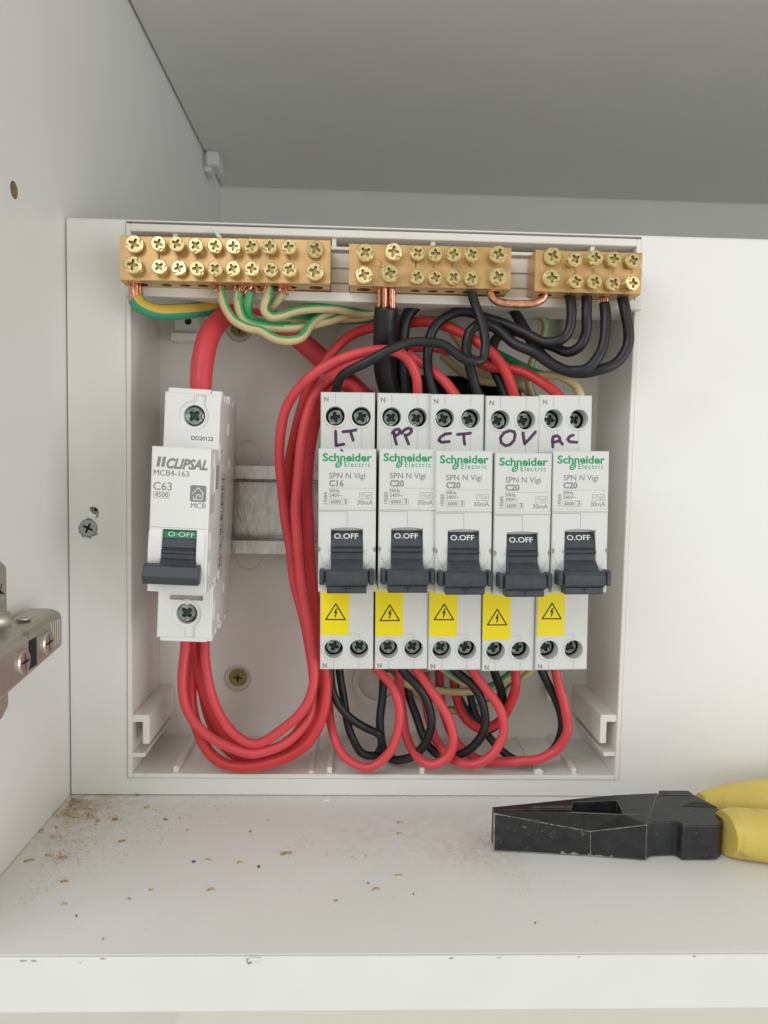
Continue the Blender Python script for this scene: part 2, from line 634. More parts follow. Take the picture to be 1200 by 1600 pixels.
for a0, a1, r0, r1 in ((3.5, 4.3, 3.2, 4.5), (4.5, 5.2, 3.15, 4.0), (5.3, 5.8, 3.2, 3.9), (1.2, 1.7, 3.2, 3.8), (2.9, 3.3, 3.15, 3.4)):
    pts = []
    for k in range(6):
        a = a0 + (a1 - a0) * k / 5
        pts.append((sc1.x + math.cos(a) * r0, sc1.z + math.sin(a) * r0))
    for k in range(6):
        a = a1 - (a1 - a0) * k / 5
        r = r0 + (r1 - r0) * random.random() ** 1.2
        pts.append((sc1.x + math.cos(a) * r, sc1.z + math.sin(a) * r))
    mb.prism(pts, -.22 - .1 * random.random(), -.02, FRONT, 0)
pts = [(hh.x + .4, hh.z - 3.2), (hh.x + 1.4, hh.z - 2.2), (hh.x + 1.7, hh.z - .3), (hh.x + 1.0, hh.z - 1.2)]
mb.prism(pts, -.2, -.02, FRONT, 0)
struct('splintered_chipboard', mb, ['raw', 'void'], panel)
mb = MB()
mb.box((XW + .5, .2, PT - .08), (XR - .5, 15.8, PT + .45), .12)
struct('top_edge_banding', mb, 'edging', panel)


# ------------------------------------------------------------------ screws
def plus(r, w, n=3):
    """outline of a cross recess"""
    p = []
    for q in range(4):
        a = q * math.pi / 2
        c, s_ = math.cos(a), math.sin(a)
        for x, y in ((w, -w * .0 - w), (r * .9, -w * .75), (r, 0), (r * .9, w * .75), (w, w)):
            p.append((x * c - y * s_, x * s_ + y * c))
    out = []
    for a in p:
        if not out or (abs(a[0] - out[-1][0]) + abs(a[1] - out[-1][1])) > 1e-4:
            out.append(a)
    if abs(out[0][0] - out[-1][0]) + abs(out[0][1] - out[-1][1]) < 1e-4:
        out.pop()
    return out


def screw_mb(r, h, pr, pw, shank=None, notch=True, slen=3.0, marks=False, dome=.12):
    """head facing -y, face at y=0"""
    mb = MB()
    o = []
    N = 28
    for k in range(N):
        a = 2 * math.pi * k / N
        rr = r
        if notch and (k in (3, 4, 17, 18)):
            rr = r * .74
        o.append((math.cos(a) * rr, math.sin(a) * rr))
    pl = plus(pr, pw)
    i = [(x * .9, z * .9) for x, z in o]
    mb.tri([i, pl], FRONT, 0, 0)
    mb.wall(i, FRONT, 0, dome * 2, 0, loop2=o)
    mb.wall(o, FRONT, dome * 2, h, 0)
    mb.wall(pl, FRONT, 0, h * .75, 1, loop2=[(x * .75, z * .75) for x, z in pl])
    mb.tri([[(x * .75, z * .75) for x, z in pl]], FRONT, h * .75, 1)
    if notch:
        mb.tri([circ(0, 0, r * .99, 20), [(x * 1.04, z * 1.04) for x, z in pl]], FRONT, h * .5, 2)
    mb.tri([o], FRONT, h, 0)
    if marks:
        for q in range(4):
            a = math.pi / 4 + q * math.pi / 2
            for da in (-.25, .25):
                c, s_ = math.cos(a + da), math.sin(a + da)
                mb.stroke([(c * r * .62, s_ * r * .62), (c * r * .84, s_ * r * .84)], .12, -.015, FRONT, 1)
    if shank:
        mb.lathe([(shank, h), (shank, h + slen)], (0, 0, 0), (0, 1, 0), 16, 0)
    return mb


SCREW = {}


def screw(kind):
    if kind not in SCREW:
        if kind == 'term':
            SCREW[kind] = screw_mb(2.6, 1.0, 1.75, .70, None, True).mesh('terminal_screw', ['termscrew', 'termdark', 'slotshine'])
        elif kind == 'big':
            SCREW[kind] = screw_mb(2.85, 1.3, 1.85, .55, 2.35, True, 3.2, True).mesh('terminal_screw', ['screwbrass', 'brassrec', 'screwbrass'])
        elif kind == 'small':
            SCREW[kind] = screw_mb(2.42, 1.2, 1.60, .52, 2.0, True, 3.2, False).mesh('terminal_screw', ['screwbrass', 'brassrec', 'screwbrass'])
        elif kind == 'panel':
            SCREW[kind] = screw_mb(3.1, .9, 1.95, .42, None, False).mesh('wood_screw', ['zinclight', 'void'])
        elif kind == 'box':
            SCREW[kind] = screw_mb(3.6, .9, 1.9, .38, None, False).mesh('wood_screw', ['yzinc', 'void'])
        elif kind == 'hinge':
            SCREW[kind] = screw_mb(3.4, 1.4, 2.5, .34, None, False, dome=.2).mesh('adjusting_screw', ['chrome', 'termdark'])
    return SCREW[kind]


o = link('panel_screw', screw('panel'), None, (sc1.x, -.35, sc1.z), (0, math.radians(25), math.radians(3)))
tag(o, 'zinc crosshead screw in splintered hole left of the enclosure', 'screw')

# ------------------------------------------------------------------ the enclosure
YBK = 36.0
T = 1.6
enc = thing('switchboard_enclosure', 'open white plastic switchboard enclosure set into the white panel', 'enclosure', ((BX0 + BX1) / 2, 0, BZ0))
EO = ((BX0 + BX1) / 2, 0, BZ0)
YR = -.7
mb = MB()
mb.box((BX0, YR, BZ0), (BX0 + T, YBK, BZT), .25)
part('side_wall', mb, 'case', enc, EO)
mb = MB()
mb.box((BX1 - T, YR, BZ0), (BX1, YBK, 57), .25)
mb.box((BX1 - T, YR, 57.05), (BX1, YBK, BZT), .25)
part('side_wall', mb, 'case', enc, EO)
mb = MB()
mb.box((BX0 + T + .02, YR + .05, BZ0), (BX1 - T - .02, YBK, BZ0 + T), .25)
part('bottom_wall', mb, 'case', enc, EO)
mb = MB()
mb.box((BX0 + T + .02, YR - .05, BZT - 2.6), (BX1 - T - .02, YBK, BZT - .02), .25)
part('top_wall', mb, 'case', enc, EO)


def bk(px, py):
    p = P(px, py, YBK)
    return (p.x, p.z)


# back wall: knock-outs are shallow circular grooves, screw wells are recesses
mb = MB()
wells = []
scr = [bk(371, 1060), bk(374, 512)]
for c in scr:
    wells.append(circ(c[0], c[1], 5.6, 28))
rings = [(bk(388, 711), 5.6), (bk(389, 868), 5.6), (bk(590, 1062), 10.0), (bk(578, 552), 14.5)]
op0, op1 = bk(628, 585), bk(812, 700)
opening = rect(op0[0], op1[1], op1[0], op0[1])
grooves = []
for (c, r) in rings:
    grooves.append((circ(c[0], c[1], r, 36), circ(c[0], c[1], r - .35, 36)))
big = rect(BX0 + T, BZ0 + T, BX1 - T, BZT - 2.6)
mb.tri([big] + wells + [g[0] for g in grooves] + [opening], FRONT, YBK)
mb.wall(opening, FRONT, YBK, YBK + 3)
mb.wall(opening, FRONT, YBK + 3, YBK + 25, 1)
mb.tri([opening], FRONT, YBK + 25, 1)
for w in wells:
    w2 = [(c[0] * .9 + sum(x for x, _ in w) / len(w) * .1, c[1] * .9 + sum(z for _, z in w) / len(w) * .1) for c in w]
    mb.wall(w, FRONT, YBK, YBK + 2.2, 0, True, loop2=w2)
    mb.tri([w2], FRONT, YBK + 2.2)
for a, b in grooves:
    mb.wall(a, FRONT, YBK, YBK + .5, 0)
    mb.tri([a, b], FRONT, YBK + .5)
    mb.wall(b, FRONT, YBK + .5, YBK, 0)
    mb.tri([b], FRONT, YBK)
part('back_wall', mb, ['case', 'void'], enc, EO)
for (c, r), w, h in ((rings[2], 2.2, 3.0), (rings[3], 2.2, 2.2)):
    mb = MB()
    a, b = circ(c[0], c[1], r, 40), circ(c[0], c[1], r - w, 40)
    mb.tri([a, b], FRONT, YBK - h)
    mb.wall(a, FRONT, YBK - h, YBK, 0, True)
    mb.wall(b, FRONT, YBK - h, YBK, 0, True)
    part('knockout_ring', mb, 'case', enc, EO)
for c in scr:
    o = link('enclosure_screw', screw('box'), None, (c[0], YBK + .6, c[1]), (0, random.uniform(0, 1.5), 0))
    tag(o, 'yellow zinc crosshead screw in the back wall ' + ('above the red cable loop' if c is scr[0] else 'behind the earth wires'), 'screw', 'screws fixing the enclosure')
# standoff clips moulded to the back
for px, py, wh, lab in ((297, 514, (9.5, 9.5), 1), (890, 518, (9, 12), 0), (862, 1062, (6.5, 10), 0)):
    c = bk(px, py)
    mb = MB()
    mb.box((c[0] - wh[0] / 2, YBK - 6, c[1] - wh[1] / 2 + 2), (c[0] + wh[0] / 2, YBK + .2, c[1] + wh[1] / 2), .4)
    mb.box((c[0] - wh[0] / 2 - .6, YBK - 9, c[1] - wh[1] / 2 - 1.2), (c[0] + wh[0] / 2 + .6, YBK + .2, c[1] - wh[1] / 2 + 1.95), .4)
    if lab:
        mb.lathe([(1.35, 0), (1.35, .1)], (c[0] + .6, YBK - 6.12, c[1] + 1.8), (0, 1, 0), 18, 1)
    part('moulded_clip', mb, ['case', 'void'], enc, EO)
# ribs along the floor and the short posts at the top
for px, h in ((274, 2.2), (486, .8), (515, 2.2), (660, 2.2), (898, 2.2)):
    x = P(px, 1200, 0).x
    mb = MB()
    mb.box((x - .9, .6, BZ0 + T - .1), (x + .9, YBK, BZ0 + T + h), .15)
    part('floor_rib', mb, 'case', enc, EO)
x = P(843, 1205, 0).x
mb = MB()
mb.box((x - 1, 6, BZ0 + T - .1), (x + 1, YBK, BZ0 + T + .6), .1)
mb.prism([(x - 1.8, BZ0 + T), (x + 1.4, BZ0 + T), (x + 1.6, BZ0 + T + 1.2), (x + .3, BZ0 + T + 2.0), (x - 1.4, BZ0 + T + 1.6)], .4, 3.5, FRONT, 0, .2)
part('floor_rib', mb, 'case', enc, EO)
for px in (273, 522, 677, 927):
    x = P(px, 375, 0).x
    mb = MB()
    mb.box((x - .75, .3, 72.4), (x + .75, 14, BZT - 2.65), .1)
    part('top_rib', mb, 'case', enc, EO)
# lower corner brackets (hooked channels running back)
for sgn, xw in ((1, BX0 + T), (-1, BX1 - T)):
    zt = P(230, 1117, 0).z if sgn > 0 else P(940, 1117, 0).z
    X = lambda d: xw + sgn * d
    mb = MB()
    pr = [(X(0), zt), (X(6.0), zt), (X(6.0), zt - 10.6), (X(3.6), zt - 10.6), (X(3.6), zt - 2.6), (X(0), zt - 2.6)]
    mb.prism(pr, -.2, YBK, FRONT, 0, .2)
    mb.box((X(0), -.2, zt - 15.4), (X(4.4), YBK, zt - 13.9), .15)
    part('hook_bracket', mb, 'case', enc, EO)
# terminal tray across the top
tz1 = 72.4
tl, tr = P(195, 462, -4), P(996, 477, -4)
mb = MB()
mb.box((BX0 + T + .05, .5, 56.2), (BX1 - T - .05, 3, tz1), .2)
for z, z2 in ((57.5, 61.2), (61.7, 66.3), (66.8, 71.6)):
    mb.box((BX0 + T + .2, -.5, z), (BX1 - T - .2, .6, z2), .15)
part('tray_back', mb, 'case', enc, EO)
mb = MB()
roll = math.atan2(tr.z - tl.z, tr.x - tl.x)
mb.box((BX0 + .2, -4.4, tl.z), (BX1 - .2, 16, tl.z + 3.1), .25)
part('tray_ledge', mb, 'case', enc, EO)
mb = MB()
mb.box((BX0 + T + .05, -2.0, tz1 + .05), (BX1 - T - .05, 12, tz1 + 1.1), .15)
part('tray_lip', mb, 'case', enc, EO)
mb = MB()
q = P(341, 368, -2)
mb.prism([(q.x - 1.6, q.z + 1.3), (q.x - .4, q.z + 1.8), (q.x + 1.9, q.z - 1.6), (q.x + .6, q.z - 2.0)], -3.2, -1.4, FRONT, 0, .15)
part('broken_tab', mb, 'edging', enc, EO)

# ------------------------------------------------------------------ DIN rail
mb = MB()
rz1 = P(400, 727, 27).z
rz0 = P(400, 866, 27).z
t = 1.1
yf, yb = 27.0, 34.0
pr = [(yf, rz1), (yf + t, rz1), (yf + t, rz1 - 4.4), (yb, rz1 - 4.4 - 1.1), (yb, rz0 + 4.4 + 1.1), (yf + t, rz0 + 4.4), (yf + t, rz0), (yf, rz0),
      (yf, rz0 + 5.4), (yb - t, rz0 + 6.6), (yb - t, rz1 - 6.6), (yf, rz1 - 5.4)]
mb.prism(pr, -68, 93, lambda u, v, w: (w, u, v), 0, .18)
for z_, y_ in ((rz0 + 5.9, 27.7), (rz1 - 5.9, 28.4)):
    mb.tube([Vector((-68, y_, z_)), Vector((93, y_, z_))], .55, 10)
mb.box((-68, 27.3, rz0 + 4.55), (93, 27.9, rz0 + 5.0), .1)
solo('mounting_rail', mb, 'zinc', 'galvanised steel mounting rail running behind the breakers', 'rail', (12, 34, (rz0 + rz1) / 2))
for x in (-62, 88):
    pass

# ------------------------------------------------------------------ breakers
BW, BH, ZB, ZT, NO = 17.8, 92.32, 28.97, 73.43, 16.06
HL = [(4.55, 6.95), (13.05, 6.95)]
HU = [(4.75, 84.5), (13.35, 84.5)]


def toggle_profile(cy, cz, r, a0, a1, n=10):
    return [(cy - math.cos(math.radians(a0 + (a1 - a0) * k / n)) * r, cz + math.sin(math.radians(a0 + (a1 - a0) * k / n)) * r) for k in range(n + 1)]


def build_rcbo():
    """parts in local mm, origin at the middle of the lower front edge"""
    D = {}
    ox = -BW / 2
    mb = MB()
    mb.box((ox + .02, 7.5, .02), (-ox - .02, 44, BH - .02), .3)
    shell(mb, ox, ZT - 1, -ox, BH, 0, 8, [circ(ox + x, z, 3.15) for x, z in HU], 7.4, m=0)
    shell(mb, ox, 0, -ox, ZB + 1, 0, 8, [circ(ox + x, z, 3.15) for x, z in HL], 7.4, m=0)
    for x, z in HU + HL:                                      # rounded collar round each screw hole
        a, b, c = circ(ox + x, z, 4.05, 28), circ(ox + x, z, 3.75, 28), circ(ox + x, z, 3.2, 28)
        mb.wall(a, FRONT, 0, -.28, 0, True, loop2=b)
        mb.tri([b, c], FRONT, -.28)
        mb.wall(c, FRONT, -.28, .3, 0, True)
    for x, z in HU + HL:
        mb.tri([circ(ox + x, z, 3.12, 20)], FRONT, 6.2, 1)
        mb.wall(circ(ox + x, z, 3.11, 20), FRONT, 4.7, 6.2, 1, True)
    D['body'] = (mb, ['rcbo', 'void'])
    # nose with its toggle slot
    mb = MB()
    top = [(ox + 13.8 - k, 48.6 + .55 * math.sin(math.pi * k / 10)) for k in range(0, 11)]
    slot = [(ox + 3.8, 31.0), (ox + 13.8, 31.0)] + top
    shell(mb, ox, ZB, -ox, ZT, -NO, 7.6, [slot], 8.5, .3)
    sl2 = [(x, z) for x, z in slot]
    mb.tri([sl2], FRONT, -NO + 8.5, 1)
    # lip under the label field
    mb.prism([(-NO - .55, 54.6), (-NO - .55, 55.2), (-NO + .1, 55.5), (-NO + .1, 54.3)], ox + .15, -ox - .15, lambda u, v, w: (w, u, v), 0, .1)
    # round cheeks beside the toggle
    for sg in (-1, 1):
        pts = []
        for k in range(15):
            a = math.radians(-57 + 114 * k / 14)
            pts.append((min(8.6, math.cos(a) * 8.9), 42.6 + math.sin(a) * 7.9))
        pts = [(sg * x, z) for x, z in pts] + [(sg * 5.0, 42.6 + 6.3), (sg * 5.0, 42.6 - 6.3)]
        pin = [((sg * (x - .45)) if abs(x) > 5.2 else sg * abs(x) if x > 0 else x, z) for x, z in [(abs(a), b) for a, b in pts]]
        mb.wall(pts, FRONT, -NO, -NO - .24, 0, loop2=pin)
        mb.tri([pin], FRONT, -NO - .24)
    mb.prism([(-NO + .08, 49.35), (-NO + .5, 48.9), (-NO + 2.3, 47.75), (-NO + 2.9, 49.3)], ox + 3.83, ox + 13.77, lambda u, v, w: (w, u, v), 0)
    D['nose'] = (mb, ['rcbo', 'void'])
    for sg in (-1, 1):
        mb = MB()
        c = [(sg * 8.85 - sg * abs(math.cos(a)) * .8 if True else 0, 42.3 + math.sin(a) * .8) for a in [math.radians(-90 + 20 * k) for k in range(10)]]
        mb.tri([c], FRONT, -NO - .27)
        D['pin_hole' if sg < 0 else 'pin_hole_'] = (mb, ['ptgrey'])
    w = .10
    z5 = 54.0
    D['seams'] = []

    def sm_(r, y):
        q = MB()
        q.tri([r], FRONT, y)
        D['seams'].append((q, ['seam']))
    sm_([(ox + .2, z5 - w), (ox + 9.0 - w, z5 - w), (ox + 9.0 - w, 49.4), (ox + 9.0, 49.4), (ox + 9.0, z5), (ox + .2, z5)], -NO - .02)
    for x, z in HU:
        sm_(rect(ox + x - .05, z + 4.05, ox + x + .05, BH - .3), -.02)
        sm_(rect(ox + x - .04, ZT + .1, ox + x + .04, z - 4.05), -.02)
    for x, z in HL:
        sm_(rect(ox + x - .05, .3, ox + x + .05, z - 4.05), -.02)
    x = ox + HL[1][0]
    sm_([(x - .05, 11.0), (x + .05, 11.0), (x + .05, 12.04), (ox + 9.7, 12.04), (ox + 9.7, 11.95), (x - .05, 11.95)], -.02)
    # toggle
    mb = MB()
    cy, cz, r = -NO + 6.6, 41.6, 8.0
    pr = [(cy - 2, cz + 6.9)] + [(-NO + 1.9, 48.0), (-NO + .9, 47.0), (-NO - .2, 45.2), (-NO - .8, 43.3), (-NO - .45, 43.0), (-NO - .45, 42.75), (-NO - 1.25, 42.5), (-NO - 1.4, 42.0), (-NO - 1.25, 41.5),
                               (-NO - .7, 41.3), (-NO - .85, 39.4), (-NO - 1.3, 39.1), (-NO - 3.2, 37.6), (-NO - 4.4, 36.4), (-NO - 4.4, 33.2), (-NO + 4, 32)]
    mb.prism(pr, -4.9, 4.9, lambda u, v, w: (w, u, v), 0, .12)
    D['toggle'] = (mb, ['toggle'])
    mb = MB()
    pr = [(-NO - 3.6, 36.5), (-NO - 5.2, 36.3), (-NO - 5.9, 35.2), (-NO - 6.1, 33.4), (-NO - 5.9, 32.0), (-NO - 5.0, 31.5), (-NO - 1.2, 31.5), (-NO - 1.2, 36.0)]
    mb.prism(pr, -6.45, 6.45, lambda u, v, w: (w, u, v), 0, .25)
    mb.box((-8.35, -NO - 5.5, 31.9), (-6.75, -NO - .8, 36.6), .35)
    mb.box((6.75, -NO - 5.5, 31.9), (8.35, -NO - .8, 36.6), .35)
    mb.box((-6.8, -NO - 4.6, 32.6), (6.8, -NO - 1, 36.2), .2)
    pr = [(-NO - 4.85, 31.45), (-NO - 4.85, 29.4), (-NO - 4.6, 29.2), (-NO - .6, 29.2), (-NO - .6, 31.45)]
    mb.prism(pr, -6.05, 6.05, lambda u, v, w: (w, u, v), 0, .2)
    D['toggle_bar'] = (mb, ['toggle'])
    mb = MB()
    mb.stroke([(-1.2, 30.9), (1.2, 30.9)], .22, -NO - 4.95, FRONT)
    mb.stroke([(0, 30.9), (0, 29.6)], .34, -NO - 4.93, FRONT)
    D['toggle_mark'] = (mb, ['void'])
    mb = MB()
    text(mb, 'O.OFF', -4.0, 3.5, 0, 0, 0, .012)
    # lay the letters on the tilted top of the toggle
    mb2 = MB()
    a, b = Vector((-NO + .9, 47.0)), Vector((-NO - .2, 45.2))
    dr = (a - b).normalized()
    nr = Vector((-dr.y, dr.x))
    if nr.x > 0:
        nr = -nr
    mb2.add([(v[0], *(b + dr * (v[2] * .95 + .45) + nr * .04)) for v in mb.v], mb.f)
    D['toggle_print'] = (mb2, ['ptwhite'])
    return D


def rcbo_print(rating, code, y=-NO - .02):
    ox = -BW / 2
    g = MB()
    text(g, 'Schneider', ox + 1.3, ox + 16.5, 69.6, y, 0, .030, 0, 2.45)
    text(g, 'Electric', ox + 8.0, ox + 16.0, 67.85, y, 0, .006, 0, 1.55, sp=1.25)
    c = (ox + 6.2, 68.55)
    for sg in (1, -1):                                        # round leaf emblem: two facing hooks
        pts = []
        for k in range(9):
            a = math.radians(20 + 165 * k / 8)
            x, z = math.cos(a) * .78 + .14 * math.sin(a), math.sin(a) * .85
            pts.append((c[0] + sg * (x + .22 * z), c[1] + sg * (z)))
        g.stroke(pts, .38, y, FRONT)
        g.stroke([(c[0] + sg * .62, c[1] + sg * .28), (c[0] - sg * .05, c[1] + sg * .18)], .3, y, FRONT)
    k = MB()
    text(k, 'SPN N Vigi', ox + 3.3, ox + 14.4, 64.3, y, 0, .014)
    text(k, rating, ox + 3.3, ox + 7.8, 61.85, y, 0, .04)
    k.tri([rect(ox + 3.4, 61.25, ox + 17.2, 61.33)], FRONT, y)
    text(k, '50Hz', ox + 3.3, ox + 6.6, 59.95, y, 0, .02)
    text(k, '240V~', ox + 3.3, ox + 7.5, 58.5, y, 0, .02)
    text(k, code, 56.3, 60.0, ox + 2.75, y, 0, .02, rot90=True)
    frame(k, ox + 3.3, 56.05, ox + 9.2, 57.95, .09, y)
    k.tri([rect(ox + 7.35, 56.15, ox + 7.43, 57.86)], FRONT, y)
    text(k, '6000', ox + 3.8, ox + 6.9, 56.5, y, 0, .024)
    text(k, '3', ox + 7.95, ox + 8.75, 56.5, y, 0, .024)
    frame(k, ox + 12.7, 57.95, ox + 16.7, 60.0, .11, y)
    for dz, sg in ((.28, 1), (-.28, 1)):
        k.stroke([(ox + 13.2 + 3.0 * t / 10, 58.97 + dz + .32 * math.sin(2 * math.pi * t / 10 * (1 if sg > 0 else -1))) for t in range(11)], .12, y, FRONT)
    k.stroke([(ox + 15.0, 58.6), (ox + 16.2, 59.45)], .1, y, FRONT)
    text(k, '30mA', ox + 12.0, ox + 16.9, 56.2, y, 0, .014)
    q = []
    for x0, x1, z, b in ((1.1, 2.6, 89.3, .035), (.85, 2.35, .6, .05)):
        n_ = MB()
        text(n_, 'N', ox + x0, ox + x1, z, -.02, 0, b)
        q.append(n_)
    return g, k, q


RD = build_rcbo()
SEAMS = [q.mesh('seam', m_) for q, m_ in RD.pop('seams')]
RME = {k: v[0].mesh(k, v[1]) for k, v in RD.items()}
ox = -BW / 2


def hw(zx, zy, left, top, sc):
    return (ox + (zx - left) / sc, BH - (zy - top) / sc)


def hws(strokes, left, top, sc):
    return [[hw(a, b, left, top, sc) for a, b in s_] for s_ in strokes]


HAND = {
    'LT': hws([[(398, 780), (402, 900), (408, 1015), (535, 990)], [(520, 785), (640, 772), (740, 752)], [(645, 780), (668, 850), (692, 925)]], 150, 130, 50.6),
    'PP': hws([[(660, 352), (668, 400), (680, 442)], [(648, 360), (668, 335), (700, 332), (708, 350), (690, 370), (664, 384)],
               [(742, 372), (756, 405), (770, 440)], [(718, 362), (735, 338), (765, 322), (790, 330), (790, 350), (770, 368), (748, 376)]], 537, 67, 22.3),
    'CT': hws([[(145, 300), (112, 304), (84, 322), (72, 343), (90, 355), (138, 350)], [(188, 306), (230, 302), (268, 298)], [(226, 304), (228, 335), (233, 366)]], 20, 62, 18.56),
    'OV': hws([[(540, 292), (510, 286), (475, 300), (455, 330), (460, 360), (485, 378), (515, 372), (540, 345), (546, 310), (538, 292)], [(594, 296), (598, 330), (606, 366)], [(606, 366), (640, 330), (672, 292)]], 363, 75, 18.56),
    'AC': hws([[(790, 388), (786, 350), (790, 325), (815, 318), (832, 330), (834, 352), (850, 370)], [(790, 360), (832, 350)], [(918, 314), (895, 322), (882, 340), (895, 355), (940, 358)]], 702, 70, 18.56),
}
FIT = [(-2.82, -16.67, -69.49, -.65, .64, -.45), (15.57, -16.54, -69.31, -.46, 1.2, -.94), (33.55, -16.73, -69.38, -.8, .72, -.4),
       (51.78, -16.48, -69.58, -.78, 1.26, .22), (69.76, -17.22, -68.83, -.83, 2.31, -.74)]
INFO = [('LT', 'C16', '19584', 'first of the five grey white breakers, with purple letters LT and rating C16', .2, 11.7, 12.2),
        ('PP', 'C20', '19585', 'grey white breaker with purple letters PP, between the breakers marked LT and CT', .15, 11.4, 11.6),
        ('CT', 'C20', '19585', 'middle of the five grey white breakers, with purple letters CT', .1, 11.5, 11.8),
        ('OV', 'C20', '19585', 'grey white breaker with purple letters OV, between the breakers marked CT and AC', .1, 10.7, 10.9),
        ('AC', 'C20', '19585', 'last grey white breaker, with purple letters AC, nearest the right wall', .2, 11.6, 12.4)]


def brot(roll, yaw, pitch):
    m = Matrix.Rotation(math.radians(yaw), 3, 'Z') @ Matrix.Rotation(math.radians(pitch), 3, 'X') @ Matrix.Rotation(math.radians(roll), 3, 'Y')
    return m.to_euler()


def triangle_mark(mb, cx, z0, w, h, y):
    a, b, c = (cx - w / 2, z0), (cx + w / 2, z0), (cx, z0 + h)
    mb.stroke([a, b, c, a], .42, y, FRONT)
    z = z0
    mb.prism([(cx + .1, z + h * .70), (cx - .65, z + h * .40), (cx - .1, z + h * .42), (cx - .28, z + h * .18), (cx + .1, z + h * .18), (cx + .6, z + h * .53), (cx + .1, z + h * .49), (cx + .6, z + h * .70)], y - .005, y, FRONT)
    mb.tri([[(cx - .35, z + h * .24), (cx + .25, z + h * .26), (cx - .12, z + h * .09)]], FRONT, y - .006)


for i, (f, info) in enumerate(zip(FIT, INFO)):
    nm, rating, code, lab, sx, sz, sz2 = info
    root = thing('circuit_breaker', lab, 'circuit breaker', f[:3], brot(*f[3:]), 'row of five combined breakers on the rail')
    body = None
    for k, me in RME.items():
        if k in ('toggle_bar', 'toggle_mark', 'toggle_print'):
            continue
        if k.startswith('pin_hole'):
            o = link('pin_hole', me, nose)
            continue
        o = link(k, me, root)
        if k == 'nose':
            nose = o
        if k == 'toggle':
            for k2 in ('toggle_bar', 'toggle_mark', 'toggle_print'):
                link(k2, RME[k2], o)
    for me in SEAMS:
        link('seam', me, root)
    g, gr, ns = rcbo_print(rating, code)
    for n_ in ns:
        part('terminal_letter', n_, 'ptgrey', root)
    part('brand_print', g, 'ptgreen', root)
    part('rating_print', gr, 'ptgrey', root)
    mb = MB()
    for s_ in HAND[nm]:
        mb.stroke(s_, 1.02, -.045, FRONT)
    if nm == 'LT':
        mb.stroke([(ox + 6.9, 73.1), (ox + 7.4, 72.75)], .55, -NO - .03, FRONT)
    part('marker_lettering', mb, 'marker', root)
    mb = MB()
    x0, x1 = ox + sx, ox + 9.45
    pts = [(x0, sz), (x1 - .5, sz + .02), (x1, sz + .5), (x1 + .05, ZB - .05), (x0, ZB - .05)]
    mb.prism(pts, -.14, -.03, FRONT)
    st = part('warning_sticker', mb, 'sticker', root)
    st.rotation_euler = (0, math.radians((.4, -.5, .5, -.3, .8)[i]), 0)
    mb = MB()
    triangle_mark(mb, (x0 + x1) / 2 + .2, 16.9 + (0, -.3, .3, -1.0, .6)[i], 6.5, 5.3, -.16)
    part('warning_triangle', mb, 'ptblack', st)
    for j, (x, z) in enumerate(HU + HL):
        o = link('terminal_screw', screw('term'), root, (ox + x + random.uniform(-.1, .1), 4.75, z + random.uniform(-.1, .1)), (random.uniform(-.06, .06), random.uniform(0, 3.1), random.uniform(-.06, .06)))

# ------------------------------------------------------------------ the main switch on the left
MW, MH, MZB, MZT, MN = 17.8, 80.6, 18.1, 62.77, 14.91
mo = -MW / 2
root = thing('main_switch', 'single bright white main breaker with black lever on the left of the rail', 'circuit breaker', (-56.76, -17.54, -59.29), brot(2.02, 2.12, .27))


def keyhole(cx, cz, r, x0, x1, zend, sg):
    """circle joined to a channel that runs to zend"""
    pts = []
    a0 = math.asin(max(-1, min(1, (x1 - cx) / r)))
    a1 = math.asin(max(-1, min(1, (x0 - cx) / r)))
    # angle measured from the channel direction
    st, en = a0, 2 * math.pi + a1
    for k in range(25):
        a = st + (en - st) * k / 24
        pts.append((cx + math.sin(a) * r, cz + sg * math.cos(a) * r))
    pts += [(x0, zend), (x1, zend)]
    return pts


mb = MB()
mb.box((mo + .02, 7.5, 1.0), (-mo - .02, 41, MH - 1.0), .3)
ku = keyhole(mo + 9.45, 73.35, 4.9, mo + 9.9, mo + 13.2, MH - .4, 1)
kl = keyhole(mo + 9.4, 8.1, 4.9, mo + 9.0, mo + 12.4, .4, -1)
gv = rect(mo + 3.8, 12.75, mo + 14.6, 14.4)
for z0, z1, k, c in ((MZT - 1, MH, ku, (mo + 9.45, 73.35)), (0, MZB + 1, kl, (mo + 9.4, 8.1))):
    hs = [k] + ([gv] if z0 == 0 else [])
    shell(mb, mo, z0, -mo, z1, 0, 8, hs, .8)
    h = circ(c[0], c[1], 3.5)
    mb.tri([k, h], FRONT, .8)
    mb.wall(h, FRONT, .8, 7.4, 0, True)
    if z0 == 0:
        mb.tri([gv], FRONT, .8, 1)
# stepped tabs at the four corners and along the right flank
for y0, y1, dz in ((.5, 6, 1.1), (8, 11.5, .2), (14, 17, -.4), (19, 26, 1.0), (30, 38, -.2)):
    mb.box((-mo - 3.0, y0, MH - 2), (-mo + .25, y1, MH + dz), .15)
    mb.box((-mo - 3.0, y0, -dz * .8), (-mo + .25, y1, 2), .15)
mb.box((mo + 1.0, .3, MH - .5), (-mo - 3.2, 20, MH + 1.4), .2)
mb.box((mo + 1.0, .3, -1.2), (-mo - 1.6, 20, .6), .2)
for y, z, ry, rz in ((2, 62, .7, 2.6), (20, 70, .9, 2.2), (3.5, 9, .8, 3.4), (10, 20, 1.1, 2.0), (24, 13, .8, 2), (26, 58, .7, 1.8), (14, 4, .9, 1.6), (2, 19, .6, 1.6)):
    c = [(y + math.cos(a) * ry, z + math.sin(a) * rz) for a in [k * math.pi / 6 for k in range(12)]]
    mb.prism(c, -mo - .2, -mo + .35, lambda u, v, w: (w, u, v))
